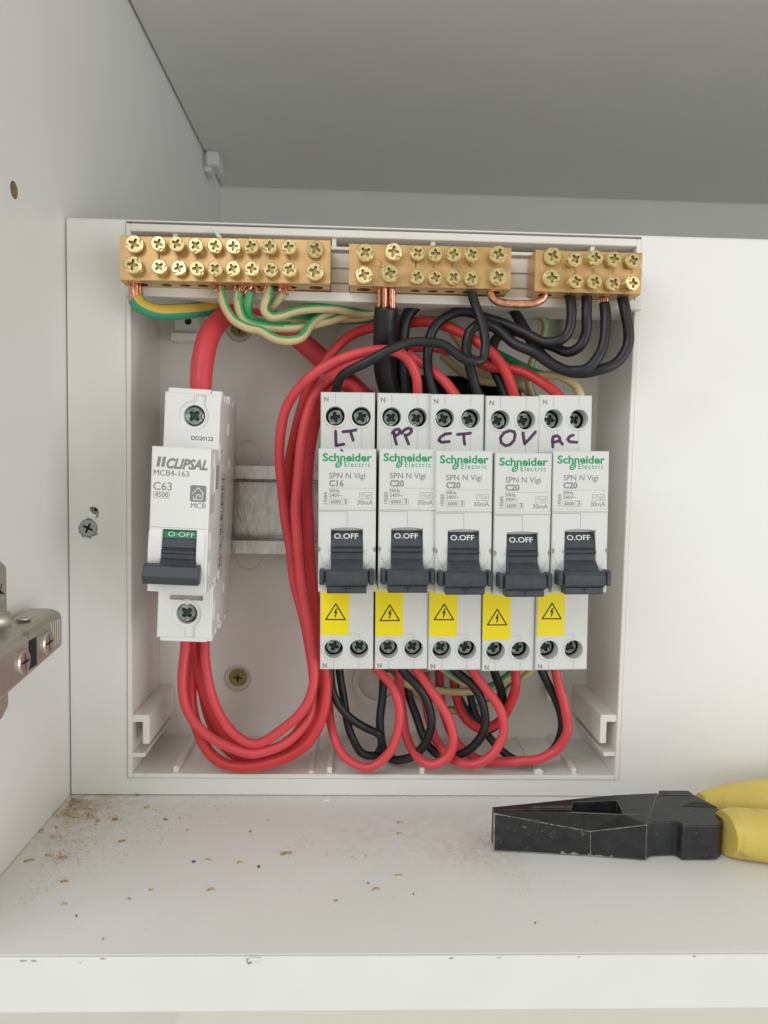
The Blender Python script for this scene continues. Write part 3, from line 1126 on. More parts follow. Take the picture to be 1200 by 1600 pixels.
mb.lathe([(4.5, 0), (4.5, 1.2)], (mo - 1.0, -4, 40), (1, 0, 0), 24)
part('body', mb, ['mcb', 'shade'], root)
mb = MB()
slot = [(mo + 4.0, 20.5), (mo + 14.4, 20.5), (mo + 14.4, 37.6), (mo + 4.0, 37.6)]
shell(mb, mo, MZB, -mo, MZT, -MN, 7.6, [slot], 8, .35)
mb.tri([slot], FRONT, -MN + 8, 1)
for x0, x1 in ((mo - .05, mo + 3.9), (mo + 14.5, mo + 17.0)):   # bulging cheeks
    pr = [(-MN + .05, 37.6), (-MN - .6, 35.5), (-MN - .95, 32.5), (-MN - .9, 29), (-MN - .5, 25.5), (-MN + .05, 22.5)]
    mb.prism(pr, x0, x1, lambda u, v, w: (w, u, v), 0, .2)
for y, z, ry, rz in ((-8, 59, .8, 2.6), (-11, 34, .8, 2.8), (-10, 25, .7, 2.4)):
    c = [(y + math.cos(a) * ry, z + math.sin(a) * rz) for a in [k * math.pi / 6 for k in range(12)]]
    mb.prism(c, -mo - .2, -mo + .3, lambda u, v, w: (w, u, v))
part('nose', mb, ['mcb', 'void'], root)
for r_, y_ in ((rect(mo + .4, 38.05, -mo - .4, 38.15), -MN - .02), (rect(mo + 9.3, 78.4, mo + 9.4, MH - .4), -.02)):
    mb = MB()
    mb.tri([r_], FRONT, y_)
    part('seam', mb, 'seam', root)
tg = MB()
pr = [(-MN + 5, 38), (-MN + 1.6, 37.4), (-MN + .9, 34.8), (-MN + .5, 34.7), (-MN - .2, 32.0), (-MN + .2, 31.8), (-MN + .2, 31.4), (-MN - .8, 31.1), (-MN - .9, 30.3), (-MN - .5, 30.1),
      (-MN - .7, 28.8), (-MN - 1.6, 28.4), (-MN - 3.8, 27.0), (-MN - 3.8, 22), (-MN + 4, 21)]
tg.prism(pr, -4.75, 5.35, lambda u, v, w: (w, u, v), 0, .12)
lev = part('lever', tg, 'toggle', root)
mb = MB()
pr = [(-MN - 2.4, 27.4), (-MN - 4.8, 26.8), (-MN - 6.2, 23.6), (-MN - 5.4, 21.3), (-MN - 1.5, 21.3), (-MN - 1.2, 26)]
mb.prism(pr, mo - .3, mo + 16.4, lambda u, v, w: (w, u, v), 0, .2)
part('lever_bar', mb, 'toggle', lev)
mb = MB()
dr = (Vector((-MN + 1.6, 37.4)) - Vector((-MN + .9, 34.8)))
b0 = Vector((-MN + .9, 34.8))
mb.add([(-4.7, *(b0 + Vector((-.06, .0)))), (5.3, *(b0 + Vector((-.06, 0)))), (5.3, *(b0 + dr + Vector((-.06, 0)))), (-4.7, *(b0 + dr + Vector((-.06, 0))))], [(0, 1, 2, 3)])
ind = part('status_indicator', mb, 'indicator', lev)
t_ = MB()
text(t_, 'O·OFF', -3.4, 4.7, 0, 0, 0, .004, 0, 1.5)
mb = MB()
drn = dr.normalized()
mb.add([(v[0], *(b0 + drn * (v[2] + .55) + Vector((-.10, 0)))) for v in t_.v], t_.f)
part('status_print', mb, 'ptwhite', ind)
y = -MN - .02
k = MB()
text(k, 'CLIPSAL', mo + 4.5, mo + 17.0, 56.35, y, 0, .045, .28, 3.1)
for x in (1.5, 2.95):
    k.tri([[(mo + x, 56.6), (mo + x + 1.0, 56.6), (mo + x + 1.45, 59.7), (mo + x + .45, 59.7)]], FRONT, y)
part('brand_print', k, 'ptgrey', root)
k = MB()
frame(k, mo + .95, 47.0, mo + 5.75, 49.0, .12, y)
text(k, 'MCB4-163', mo + .8, mo + 11.4, 53.95, y, 0, .012)
text(k, 'C63', mo + .8, mo + 6.4, 49.5, y, 0, .006)
text(k, '4500', mo + 1.35, mo + 5.4, 47.4, y, 0, .014)
part('rating_print', k, 'ptgrey', root)
k = MB()
text(k, 'MCB', mo + 12.3, mo + 16.8, 44.5, y, 0, .012)
part('type_print', k, 'ptgrey', root)
k = MB()
text(k, 'DD20122', mo + 8.9, mo + 16.0, 65.5, -.02, 0, .012)
part('code_print', k, 'ptblack', root)
k = MB()
ic = []
for cx, cz, a0 in ((mo + 16.2, 50.9, 0), (mo + 12.5, 50.9, 90), (mo + 12.5, 47.0, 180), (mo + 16.2, 47.0, 270)):
    for q in range(5):
        a = math.radians(a0 + 22.5 * q)
        ic.append((cx + math.cos(a) * .6, cz + math.sin(a) * .6))
k.tri([ic], FRONT, y)
part('symbol_field', k, 'ptgrey', root)
mb = MB()
cx = mo + 14.35
mb.stroke([(cx - 1.7, 48.9), (cx, 50.8), (cx + 1.7, 48.9)], .25, y - .01, FRONT)
mb.stroke([(cx - 1.3, 48.0), (cx - 1.3, 47.1), (cx + 1.3, 47.1), (cx + 1.3, 49.2)], .25, y - .01, FRONT)
mb.stroke([(cx - .5, 47.2), (cx - .5, 48.6), (cx + .6, 48.6), (cx + .6, 47.8)], .25, y - .01, FRONT)
part('house_symbol', mb, 'ptwhite', root)
# right flank: paper label with bar code, grey window, grey field
SD = lambda u, v, w: (w, u, v)
mb = MB()
mb.tri([rect(9.0, 17.5, 18.5, 55)], SD, -mo + .03)
lab = part('paper_label', mb, 'tag', root)
mb = MB()
z = 19.0
while z < 53:
    h = random.choice((.25, .25, .4, .6, .9))
    if random.random() < .86:
        mb.tri([rect(10.0 + .35 * random.random(), z, 13.6, z + h)], SD, -mo + .05)
    z += h + random.choice((.3, .3, .5, .8))
z = 19
while z < 53:
    mb.tri([rect(15.4, z, 16.6, z + .5)], SD, -mo + .05)
    z += random.choice((.8, .9, 1.6))
part('bar_code', mb, 'ptblack', lab)
mb = MB()
mb.box((-mo - .5, -6.2, 49.2), (-mo + .28, 1.0, 58.6), .2)
part('flank_window', mb, 'mcb', root)
mb = MB()
mb.tri([rect(-5.0, 50.0, .2, 57.8)], SD, -mo + .32)
part('window_opening', mb, 'shade', root)
mb = MB()
mb.tri([rect(-12.5, 42.6, -5.6, 48.4)], SD, -mo + .03)
part('flank_print', mb, mat('light_grey_print', (.56, .54, .55), .5), root)
for c in ((mo + 9.45, 73.35), (mo + 9.4, 8.1)):
    o = link('terminal_screw', screw('term'), root, (c[0] - .3, 2.6, c[1]), (0, random.uniform(0, 3), 0))
    o.scale = (1.16, 1, 1.16)

# ------------------------------------------------------------------ brass bars
BARS = [
    dict(c=((190, 367), (518, 375), (188, 438), (517, 444)), o=(180, 340), s=3.43,
         top=[(100, 140, 1), (230, 138, 0), (328, 140, 0), (430, 148, 0), (533, 148, 0), (632, 152, 0), (728, 150, 0), (827, 152, 0), (930, 155, 0), (1072, 165, 1)],
         bot=[(93, 252, 1), (235, 262, 0), (340, 268, 0), (438, 272, 0), (535, 272, 0), (630, 272, 0), (732, 272, 0), (833, 277, 0), (933, 277, 0), (1068, 288, 1)],
         lab='longest brass terminal bar, with twenty screws and the earth wires', num=[(240, '1'), (340, '2'), (440, '3'), (540, '4'), (640, '5'), (735, '6'), (832, '7'), (932, '8')]),
    dict(c=((546, 380), (799, 386), (545, 446), (798, 452)), o=(510, 350), s=3.75,
         top=[(228, 165, 1), (393, 160, 1), (535, 168, 0), (640, 172, 0), (747, 175, 0), (855, 175, 0), (1010, 175, 1)],
         bot=[(220, 297, 1), (373, 287, 1), (533, 307, 0), (640, 312, 0), (745, 310, 0), (850, 317, 0), (1008, 307, 1)],
         lab='middle brass terminal bar, with the thick black cable clamped in it', num=[(320, '2'), (528, '1'), (628, '2'), (735, '3'), (840, '4')]),
    dict(c=((835, 390), (1003, 394), (835, 455), (1000, 460)), o=(720, 360), s=3.87,
         top=[(558, 153, 1), (693, 172, 0), (818, 162, 0), (928, 170, 0), (1043, 180, 0)],
         bot=[(552, 285, 1), (700, 305, 0), (812, 307, 0), (925, 317, 0), (1043, 318, 0)],
         lab='shortest brass terminal bar, with four black wires below it', num=[(690, '5'), (800, '6'), (920, '7'), (1030, '8')]),
]
BYF, BYB = -14.0, -2.2
BARP = []
for b in BARS:
    TL, TR, BL, BR = [P(*q, BYF) for q in b['c']]
    ang = -math.atan2(BR.z - BL.z, BR.x - BL.x)
    L = ((BR - BL).length + (TR - TL).length) / 2
    H = ((TL - BL).length + (TR - BR).length) / 2
    org = Vector((BL.x, BYF, BL.z))
    root = thing('terminal_bar', b['lab'], 'terminal bar', org, (0, ang, 0), 'brass terminal bars along the top of the enclosure')
    inv = Matrix.Rotation(-ang, 3, 'Y')
    loc = lambda p: inv @ (p - org)
    mb = MB()
    dep = BYB - BYF
    holes = []
    hx = []
    for zx, zy, bg_ in b['bot']:
        p = loc(P(b['o'][0] + zx / b['s'], b['o'][1] + zy / b['s'], BYF - 3.5))
        holes.append(circ(min(max(p.x, 2.3), L - 2.3), dep * .47, 2.35 if bg_ else 1.75, 16))
        hx.append((p.x, bg_))
    UND = lambda u, v, w: (u, v, w)
    mb.tri([rect(0.2, .2, L - .2, dep)] + holes, UND, 0.0)
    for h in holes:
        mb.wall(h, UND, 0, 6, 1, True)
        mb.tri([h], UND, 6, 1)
    pr = [(.2, 0), (0, .25), (0, H - .3), (.3, H), (dep, H), (dep, 0)]
    n = len(pr)
    A = [(0.0, u, v) for u, v in pr]
    Bv = [(L, u, v) for u, v in pr]
    fs = [(i, i + 1, n + i + 1, n + i) for i in range(n - 1)] + [tuple(range(n)), tuple(range(n, 2 * n))]
    mb.add(A + Bv, fs)
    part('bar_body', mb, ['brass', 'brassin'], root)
    for row in ('top', 'bot'):
        for zx, zy, bg_ in b[row]:
            out = random.uniform(2.4, 4.2)
            p = loc(P(b['o'][0] + zx / b['s'], b['o'][1] + zy / b['s'], BYF - out))
            o = link('terminal_screw', screw('big' if bg_ else 'small'), root, (p.x, -out, p.z), (random.uniform(-.10, .06), random.uniform(0, 3.14), random.uniform(-.07, .07)))
    mb = MB()
    for zx, ch in b['num']:
        zy = (210, 240, 245)[BARS.index(b)]
        p = loc(P(b['o'][0] + zx / b['s'], b['o'][1] + zy / b['s'], BYF))
        text(mb, ch, p.x - .55, p.x + (.55 if ch != '1' else 0), p.z - .9, -.015, 0, -.004, 0, 2.0)
    part('stamped_numbers', mb, 'stamp', root)

# ------------------------------------------------------------------ wires


def smooth(pts, per=7):
    out = []
    n = len(pts)
    for i in range(n - 1):
        p0 = pts[i - 1] if i else pts[0] * 2 - pts[1]
        p1, p2 = pts[i], pts[i + 1]
        p3 = pts[i + 2] if i + 2 < n else pts[-1] * 2 - pts[-2]
        t0 = 0.0
        t1 = t0 + max(1e-4, (p1 - p0).length) ** .5
        t2 = t1 + max(1e-4, (p2 - p1).length) ** .5
        t3 = t2 + max(1e-4, (p3 - p2).length) ** .5
        for k in range(per):
            t = t1 + (t2 - t1) * k / per
            a1 = p0 * ((t1 - t) / (t1 - t0)) + p1 * ((t - t0) / (t1 - t0))
            a2 = p1 * ((t2 - t) / (t2 - t1)) + p2 * ((t - t1) / (t2 - t1))
            a3 = p2 * ((t3 - t) / (t3 - t2)) + p3 * ((t - t2) / (t3 - t2))
            b1 = a1 * ((t2 - t) / (t2 - t0)) + a2 * ((t - t0) / (t2 - t0))
            b2 = a2 * ((t3 - t) / (t3 - t1)) + a3 * ((t - t1) / (t3 - t1))
            out.append(b1 * ((t2 - t) / (t2 - t1)) + b2 * ((t - t1) / (t2 - t1)))
    out.append(pts[-1].copy())
    for _ in range(3):                                        # relax small kinks of the traced points
        out = [out[0]] + [(out[i - 1] + out[i] * 2 + out[i + 1]) / 4 for i in range(1, len(out) - 1)] + [out[-1]]
    return out


def wire(name, label, pts, r, m, group=None, stripe=None, strands=None, twist=0.0, ph=0.0, cat='wire'):
    p3 = [P(*q) for q in pts]
    sm = smooth(p3)
    f1, f2 = random.uniform(.25, .45), random.uniform(0, 6)
    for q_ in range(2, len(sm) - 2):
        sm[q_] = sm[q_] + Vector((math.sin(q_ * f1 + f2), .6 * math.sin(q_ * f1 * 1.7 + f2), math.cos(q_ * f1 * 1.3 + f2))) * .11
    rv = [r * (1 + .022 * math.sin(q_ * .31 + f2) + random.uniform(-.008, .008)) for q_ in range(len(sm))]
    mb = MB()
    mats = m if isinstance(m, list) else [m]
    mb.tube(sm, rv, 16, 0, True, stripe, 1, twist, ph)
    if not strands:
        return solo(name, mb, mats, label, cat, sm[0], group)
    org = sm[0]
    root = thing(name, label, cat, org, (0, 0, 0), group)
    part('insulation', mb, mats, root, org)
    end = P(*strands[0])
    n, sr, spread = strands[1:4]
    mb = MB()
    d = (end - sm[0])
    side = Vector((1, 0, 0))
    for k in range(n):
        a = 2 * math.pi * k / max(1, n - 1) + random.random()
        q = 0 if k == 0 else 1
        offs = side * math.cos(a) * r * .62 * q + Vector((0, 1, 0)) * math.sin(a) * r * .62 * q
        e = end + offs * spread + Vector((0, 0, 1.5))
        mid = (sm[0] + e) / 2 + offs * (.35 + .25 * random.random()) + Vector((random.uniform(-.15, .15), random.uniform(-.2, .1), 0))
        mb.tube(smooth([sm[0] + offs - d.normalized() * 1.5, mid, e], 4), sr, 7, 0)
    if len(strands) > 4:                                       # loose strands that missed the hole
        for k in range(strands[4]):
            e = end + Vector((random.uniform(-2.6, 2.9), random.uniform(-2.6, -.8), random.uniform(-3.6, -.4)))
            st = end + Vector((random.uniform(-.8, .8), random.uniform(-.8, .4), 1.0))
            mb.tube(smooth([st, (st + e) / 2 + Vector((random.uniform(-.6, .6), -.5, .2)), e], 4), sr * .85, 6, 0)
    part('copper_strands', mb, 'copper', root, org)
    return root


# thick red supply cable into the main switch
wire('supply_cable', 'thick red supply cable bending down into the top of the left main breaker',
     [(314, 650, -6), (314, 610, -6), (316, 565, -4), (327, 525, 0), (350, 495, 6), (388, 482, 14), (428, 500, 20), (466, 530, 22), (512, 568, 22), (560, 612, 24), (620, 668, 28)], 3.75, 'red2', None, cat='cable')
# five red tails from the main switch: down, round, up and over into the breakers
RG = 'red tails from the left breaker to the five others'
RN = 'red_wire'
wire(RN, 'red tail arching frontmost over the thick black cable into the breaker marked PP',
     [(289, 985, 2), (289, 1015, 0), (285, 1062, -2), (288, 1099, -2), (312, 1138, -3), (353, 1166, -4), (394, 1177, -5), (425, 1171, -5), (462, 1149, -4), (484, 1117, -2), (490, 1060, 4), (481, 1000, 6), (470, 950, 6), (458, 900, 6), (452, 850, 6), (446, 812, 6), (440, 762, 4), (437, 725, 2), (438, 675, 0), (448, 636, -2), (472, 600, -5), (518, 567, -7), (572, 550, -8), (610, 547, -8), (636, 560, -7), (650, 588, -5), (654, 625, -2)], 1.75, 'red2', RG)
wire(RN, 'red tail rising highest behind the thick black cable, then down into the breaker marked OV',
     [(303, 985, 6), (304, 1010, 5), (312, 1062, 5), (326, 1108, 4), (355, 1152, 4), (385, 1172, 4), (430, 1170, 4), (468, 1140, 8), (488, 1095, 12), (492, 1040, 14), (480, 980, 13), (468, 920, 13), (458, 850, 13), (452, 787, 12), (451, 737, 11), (456, 700, 10), (467, 650, 9), (484, 602, 8), (512, 559, 8), (545, 526, 10), (582, 512, 12), (630, 506, 10), (668, 503, 6), (715, 517, 2), (762, 545, -2), (790, 580, -4), (808, 632, -2)], 1.8, 'red', RG)
wire(RN, 'red tail at the inside of the loop, reaching the breaker marked CT',
     [(320, 985, 4), (322, 1040, 0), (335, 1100, -2), (360, 1141, -3), (398, 1163, -5), (438, 1142, -6), (478, 1104, -6), (491, 1055, -5), (486, 1005, -4), (477, 950, -4), (470, 900, -4), (465, 850, -4), (462, 800, -4), (465, 750, -4), (470, 700, -4), (479, 652, -3), (490, 617, -1), (512, 592, 1), (545, 572, 3), (590, 552, 6), (625, 549, 6), (658, 566, 2), (690, 592, -1), (712, 618, -3), (722, 640, -4)], 1.75, 'red2', RG)
wire(RN, 'red tail at the outside of the loop, ending in the breaker marked LT',
     [(297, 985, 8), (298, 1040, 6), (300, 1105, 3), (314, 1153, 1), (330, 1180, 0), (355, 1195, -1), (390, 1197, -2), (441, 1186, -3), (481, 1161, -3), (502, 1124, -2), (510, 1075, 0), (506, 1030, 2), (497, 985, 3), (491, 935, 4), (485, 880, 4), (481, 820, 4), (480, 770, 4), (484, 705, 5), (494, 652, 5), (506, 622, 5), (525, 603, 4), (545, 601, 3), (560, 615, 1), (566, 640, 0)], 2.0, 'red', RG)
wire(RN, 'red tail at the back of the bundle, ending in the breaker marked AC',
     [(311, 985, 9), (314, 1050, 9), (322, 1108, 9), (345, 1160, 8), (375, 1185, 7), (430, 1182, 7), (478, 1150, 10), (497, 1100, 14), (499, 1040, 16), (488, 960, 17), (474, 890, 17), (466, 820, 17), (464, 760, 16), (470, 700, 15), (484, 640, 14), (510, 594, 13), (560, 562, 13), (620, 545, 13), (680, 543, 10), (725, 556, 7), (770, 574, 4), (815, 580, 0), (850, 600, -3), (876, 622, -3), (890, 645, -2)], 1.75, 'red', RG)
# black wires above the breakers
BG = 'black wires above the breakers'
BN = 'black_wire'
wire('neutral_cable', 'thickest black cable hanging below the middle brass bar with bare copper top',
     [(604, 480, -6), (602, 510, -4), (601, 548, 0), (604, 590, 4), (618, 632, 8), (640, 680, 12)], 4.05, 'black', None, None, ((604, 452, -8), 9, .95, .95), cat='cable')
wire(BN, 'black cable beside the thick one, curving out from behind the terminal tray',
     [(672, 436, 10), (664, 463, 8), (650, 476, 6), (634, 500, 4), (628, 545, 4), (630, 590, 6), (634, 640, 8)], 2.3, 'black', BG)
wire(BN, 'black wire from the middle brass bar looping across in front to the breaker marked LT',
     [(734, 440, -8), (737, 458, -8), (746, 485, -8), (755, 515, -9), (759, 542, -10), (754, 561, -11), (741, 566, -12), (722, 559, -12), (697, 541, -12), (670, 534, -12), (641, 535, -12), (603, 549, -13), (563, 571, -12), (534, 588, -9), (524, 612, -5), (523, 640, -3)], 1.62, 'black', BG)
wire(BN, 'black wire from the short brass bar, first from its left, to the breaker marked CT',
     [(889, 445, -8), (890, 462, -8), (893, 488, -9), (891, 512, -9), (878, 530, -9), (857, 535, -8), (835, 528, -6), (813, 516, -4), (792, 507, -2), (763, 498, 0), (735, 488, 1), (709, 489, 1), (688, 501, 0), (673, 524, -1), (668, 550, -1), (669, 582, -2), (677, 614, -2), (688, 640, -2)], 1.72, 'black', BG)
wire(BN, 'black wire second from the left under the short brass bar, hooking down behind others',
     [(915, 445, -8), (916, 462, -8), (917, 495, -9), (915, 522, -8), (905, 543, -7), (886, 550, -5), (862, 541, -3), (832, 528, 0), (802, 518, 4), (780, 524, 7), (769, 547, 8), (772, 578, 7), (785, 604, 4), (796, 640, 2)], 1.75, 'black', BG)
wire(BN, 'black wire with bare copper end under the short brass bar, third from its left',
     [(944, 474, -8), (946, 495, -9), (946, 518, -10), (937, 554, -11), (919, 575, -11), (890, 580, -10), (856, 566, -9), (831, 548, -8), (806, 539, -6), (786, 522, -4), (768, 509, -3), (750, 506, -3), (735, 517, -3), (729, 536, -3), (730, 557, -3), (736, 582, -3), (746, 612, -3), (756, 640, -3)], 1.78, 'black', BG, None, ((945, 458, -8), 9, .34, .95, 2))
wire(BN, 'black wire from the right end of the short brass bar in the widest loop',
     [(971, 445, -8), (972, 464, -8), (978, 490, -9), (982, 515, -9), (980, 543, -9), (966, 565, -9), (940, 577, -9), (914, 582, -8), (886, 580, -6), (856, 564, -4), (832, 535, -1), (815, 506, 2), (798, 478, 6), (786, 455, 9), (776, 432, 10)], 1.85, 'black', BG)
# copper link between the middle and the short bar
mb = MB()
lk = smooth([P(*q) for q in [(765, 444, -9), (766, 456, -9), (771, 467, -9), (784, 473, -9), (810, 475, -9), (833, 474, -9), (847, 468, -9), (852, 457, -9), (852, 446, -9)]])
mb.tube(lk, 1.35, 14, 0)
solo('copper_link', mb, 'copper', 'bare copper link bent between the middle and the shortest brass bar', 'copper link', lk[0])

# earth wires
EG = 'green and cream earth wires'
EN = 'earth_wire'
EM = ['cream', 'green']
wire('earth_cable', 'thickest earth cable, dark green and yellow, at the far left of the longest bar',
     [(212, 468, -8), (220, 478, -8), (240, 486, -6), (270, 488, -2), (310, 484, 4), (355, 480, 10), (410, 482, 16), (480, 492, 22), (560, 496, 26), (630, 486, 28)], 2.65, ['teal', 'yel'], None, .22, ((211, 446, -8), 9, .75, .95), 0, .19, cat='cable')
wire(EN, 'earth wire hanging lowest under the longest brass bar, first of its bunch',
     [(344, 453, -8), (347, 466, -9), (353, 482, -9), (366, 501, -9), (384, 511, -9), (403, 515, -9), (423, 526, -9), (450, 533, -8), (471, 527, -6), (486, 508, -2), (505, 492, 4), (545, 484, 10)], 1.5, EM, EG, .33, ((341, 444, -8), 9, .36, 1.2, 12), 0, .40)
wire(EN, 'earth wire second of the bunch under the longest brass bar, mostly cream',
     [(373, 454, -8), (372, 478, -8), (380, 499, -7), (402, 509, -6), (437, 512, -4), (472, 512, -1), (510, 503, 4), (560, 488, 10), (640, 474, 16)], 1.5, EM, EG, .36, ((371, 444, -8), 9, .36, 1.2, 9), .003, .38)
wire(EN, 'earth wire third of the bunch under the longest brass bar, with a broad green stripe',
     [(390, 455, -8), (387, 478, -7), (391, 495, -4), (414, 502, 0), (450, 500, 4), (500, 490, 9), (560, 478, 13), (640, 482, 17), (700, 505, 19), (760, 545, 18), (800, 563, 14), (835, 582, 8), (860, 588, 4)], 1.5, EM, EG, .40, ((394, 444, -8), 9, .36, 1.2, 12), .0015, .22)
wire(EN, 'earth wire curling back under the longest brass bar, fourth of its bunch',
     [(421, 449, -8), (416, 468, -9), (413, 484, -9), (421, 494, -8), (441, 493, -6), (470, 484, -3), (520, 482, 2), (565, 491, 8), (610, 484, 14), (655, 478, 16), (688, 494, 17), (715, 530, 19), (746, 578, 18), (775, 588, 14), (808, 591, 8), (848, 587, 2), (876, 588, -1), (897, 600, -2), (907, 620, -2), (910, 650, 0)], 1.5, EM, EG, .33, ((420, 443, -8), 6, .36, 1.1, 3), .001, .42)
wire(EN, 'pale earth wire with many loose copper strands, last of its bunch on the longest bar',
     [(446, 454, -8), (436, 468, -6), (424, 482, -3), (436, 497, 2), (475, 499, 6), (520, 498, 8), (580, 494, 12), (620, 476, 16), (690, 470, 18), (760, 494, 19), (805, 492, 17), (842, 493, 15), (853, 506, 14), (848, 530, 16), (832, 562, 18), (826, 600, 20), (850, 650, 22)], 1.45, EM, EG, .30, ((447, 444, -8), 10, .36, 1.3, 16), .0015, .5)
wire(EN, 'earth wire crossing deep behind the reds above the breaker marked OV',
     [(690, 555, 28), (720, 580, 27), (760, 598, 26), (810, 600, 26), (850, 640, 26)], 1.5, EM, EG, .30, None, .002, .4)
wire(EN, 'upper earth wire below the breakers, arching behind the black and red loops',
     [(560, 1030, 18), (586, 1044, 18), (616, 1060, 18), (648, 1073, 18), (690, 1079, 17), (740, 1080, 16), (785, 1066, 16), (815, 1046, 16), (835, 1025, 16)], 1.5, EM, EG, .28, None, 0, .45)
wire(EN, 'lower earth wire below the breakers, sagging deepest behind the loops',
     [(590, 1030, 22), (622, 1056, 22), (652, 1085, 21), (690, 1107, 20), (730, 1110, 20), (770, 1096, 20), (805, 1068, 20), (840, 1038, 20)], 1.6, EM, EG, .28, None, 0, .42)
wire(EN, 'short earth wire below the breakers, between the breakers marked CT and OV',
     [(676, 1030, 13), (696, 1048, 13), (722, 1066, 13), (760, 1074, 13), (788, 1060, 13), (812, 1042, 13)], 1.4, EM, EG, .36, None, 0, .35)
# circuit wires below the breakers
LB = 'black circuit wires looping below the breakers'
LR = 'red circuit wires looping below the breakers'
wire(BN, 'thin black wire under the breaker marked LT, curving to the right above the other',
     [(516, 1028, 2), (516, 1050, 2), (519, 1078, 3), (532, 1105, 4), (552, 1126, 5), (576, 1139, 6), (593, 1149, 7), (599, 1168, 9), (612, 1188, 14)], 1.5, 'black', LB)
wire(BN, 'thin black wire under the breaker marked LT, dropping to the floor of the enclosure',
     [(530, 1028, 10), (531, 1050, 10), (535, 1080, 10), (541, 1117, 10), (549, 1150, 9), (561, 1172, 9), (576, 1181, 10), (590, 1178, 12), (598, 1160, 14)], 1.5, 'black', LB)
wire(BN, 'black wire looping from the breaker marked PP round and straight up again',
     [(622, 1028, 1), (630, 1048, 0), (653, 1073, -1), (668, 1097, -1), (674, 1124, -1), (670, 1150, 0), (659, 1170, 1), (640, 1184, 2), (620, 1188, 4), (604, 1180, 8), (597, 1165, 11), (594, 1140, 13), (595, 1110, 15), (598, 1082, 17), (600, 1040, 18)], 1.6, 'black', LB)
wire(BN, 'black wire looping from the breaker marked CT down behind the red loop',
     [(700, 1028, 3), (712, 1049, 2), (735, 1067, 1), (751, 1090, 0), (758, 1118, 0), (755, 1144, 0), (740, 1166, 1), (714, 1181, 3), (690, 1181, 6), (671, 1167, 9), (659, 1145, 12), (650, 1117, 15), (640, 1089, 18), (632, 1050, 20)], 1.6, 'black', LB)
wire(BN, 'black wire under the breaker marked OV, passing behind the red loops',
     [(770, 1028, 2), (773, 1050, 3), (782, 1075, 5), (786, 1102, 8), (780, 1130, 11), (760, 1140, 14), (735, 1120, 17), (715, 1085, 20), (710, 1040, 22)], 1.6, 'black', LB)
wire(BN, 'black wire under the breaker marked AC, hugging the inside of the rightmost red loop',
     [(838, 1028, 3), (847, 1050, 3), (863, 1081, 3), (875, 1112, 3), (878, 1138, 3), (871, 1162, 4), (848, 1184, 5), (812, 1189, 7), (782, 1172, 10), (762, 1148, 13), (742, 1115, 18), (730, 1060, 22)], 1.5, 'black', LB)
wire(RN, 'first red loop, under the breaker marked LT, farthest left at the floor',
     [(572, 1028, 2), (590, 1047, 0), (604, 1061, -1), (616, 1078, -2), (623, 1102, -3), (624, 1128, -3), (617, 1160, -4), (601, 1184, -4), (580, 1198, -4), (556, 1195, -3), (536, 1180, -1), (523, 1154, 2), (516, 1124, 6), (512, 1085, 12), (512, 1030, 18)], 1.62, 'red2', LR)
wire(RN, 'red loop under the breaker marked PP',
     [(640, 1026, 2), (651, 1047, 0), (667, 1070, -1), (686, 1097, -2), (703, 1128, -3), (709, 1155, -4), (700, 1182, -4), (680, 1194, -4), (660, 1190, -2), (646, 1175, 2), (636, 1153, 6), (629, 1117, 11), (624, 1070, 16), (620, 1030, 18)], 1.7, 'red2', LR)
wire(RN, 'red loop under the breaker marked CT',
     [(727, 1026, 2), (738, 1048, 0), (757, 1074, -1), (776, 1099, -2), (786, 1121, -3), (786, 1146, -3), (775, 1172, -4), (756, 1189, -4), (735, 1194, -3), (714, 1190, 0), (697, 1178, 4), (684, 1160, 8), (674, 1138, 12), (667, 1105, 16), (665, 1050, 20)], 1.7, 'red2', LR)
wire(RN, 'red loop under the breaker marked OV, ending highest of the loops',
     [(804, 1026, 2), (806, 1050, 1), (806, 1070, 1), (799, 1096, 3), (788, 1118, 5), (772, 1133, 7), (753, 1139, 9), (735, 1131, 12), (722, 1114, 15), (712, 1085, 19), (706, 1040, 22)], 1.75, 'red', LR)
wire(RN, 'rightmost red loop, under the breaker marked AC',
     [(866, 1026, 2), (869, 1050, 1), (874, 1076, 0), (883, 1106, -1), (887, 1132, -1), (883, 1153, -1), (869, 1172, 0), (845, 1185, 0), (817, 1189, 1), (789, 1190, 3), (762, 1190, 5), (738, 1182, 8), (718, 1165, 12), (702, 1140, 16), (690, 1100, 20), (686, 1045, 24)], 1.75, 'red2', LR)

# ------------------------------------------------------------------ scrap of clear film over the short bar
mb = MB()
nx, nz = 26, 7
g0, g1 = P(858, 385, -15), P(1010, 385, -15)
vs = []
for j in range(nz):
    for i in range(nx):
        u, v = i / (nx - 1), j / (nz - 1)
        bulge = max(0, (u - .68)) * 17
        x = g0.x + (g1.x - g0.x) * u + random.uniform(-.25, .25)
        z = 68.2 - 2.2 * u + (v - .5) * (1.0 + bulge) + .8 * math.sin(u * 17) * (u > .6) + random.uniform(-.2, .2)
        yy = -12 - 2.5 * v + 1.2 * math.sin(u * 23 + v * 4) + random.uniform(-.4, .4)
        vs.append((x, yy, z + 1.2))
mb.add(vs, [(j * nx + i, j * nx + i + 1, (j + 1) * nx + i + 1, (j + 1) * nx + i) for j in range(nz - 1) for i in range(nx - 1)], 0, True)
solo('plastic_film', mb, 'film', 'crumpled scrap of clear plastic film on the right end of the shortest brass bar', 'plastic film', g0)

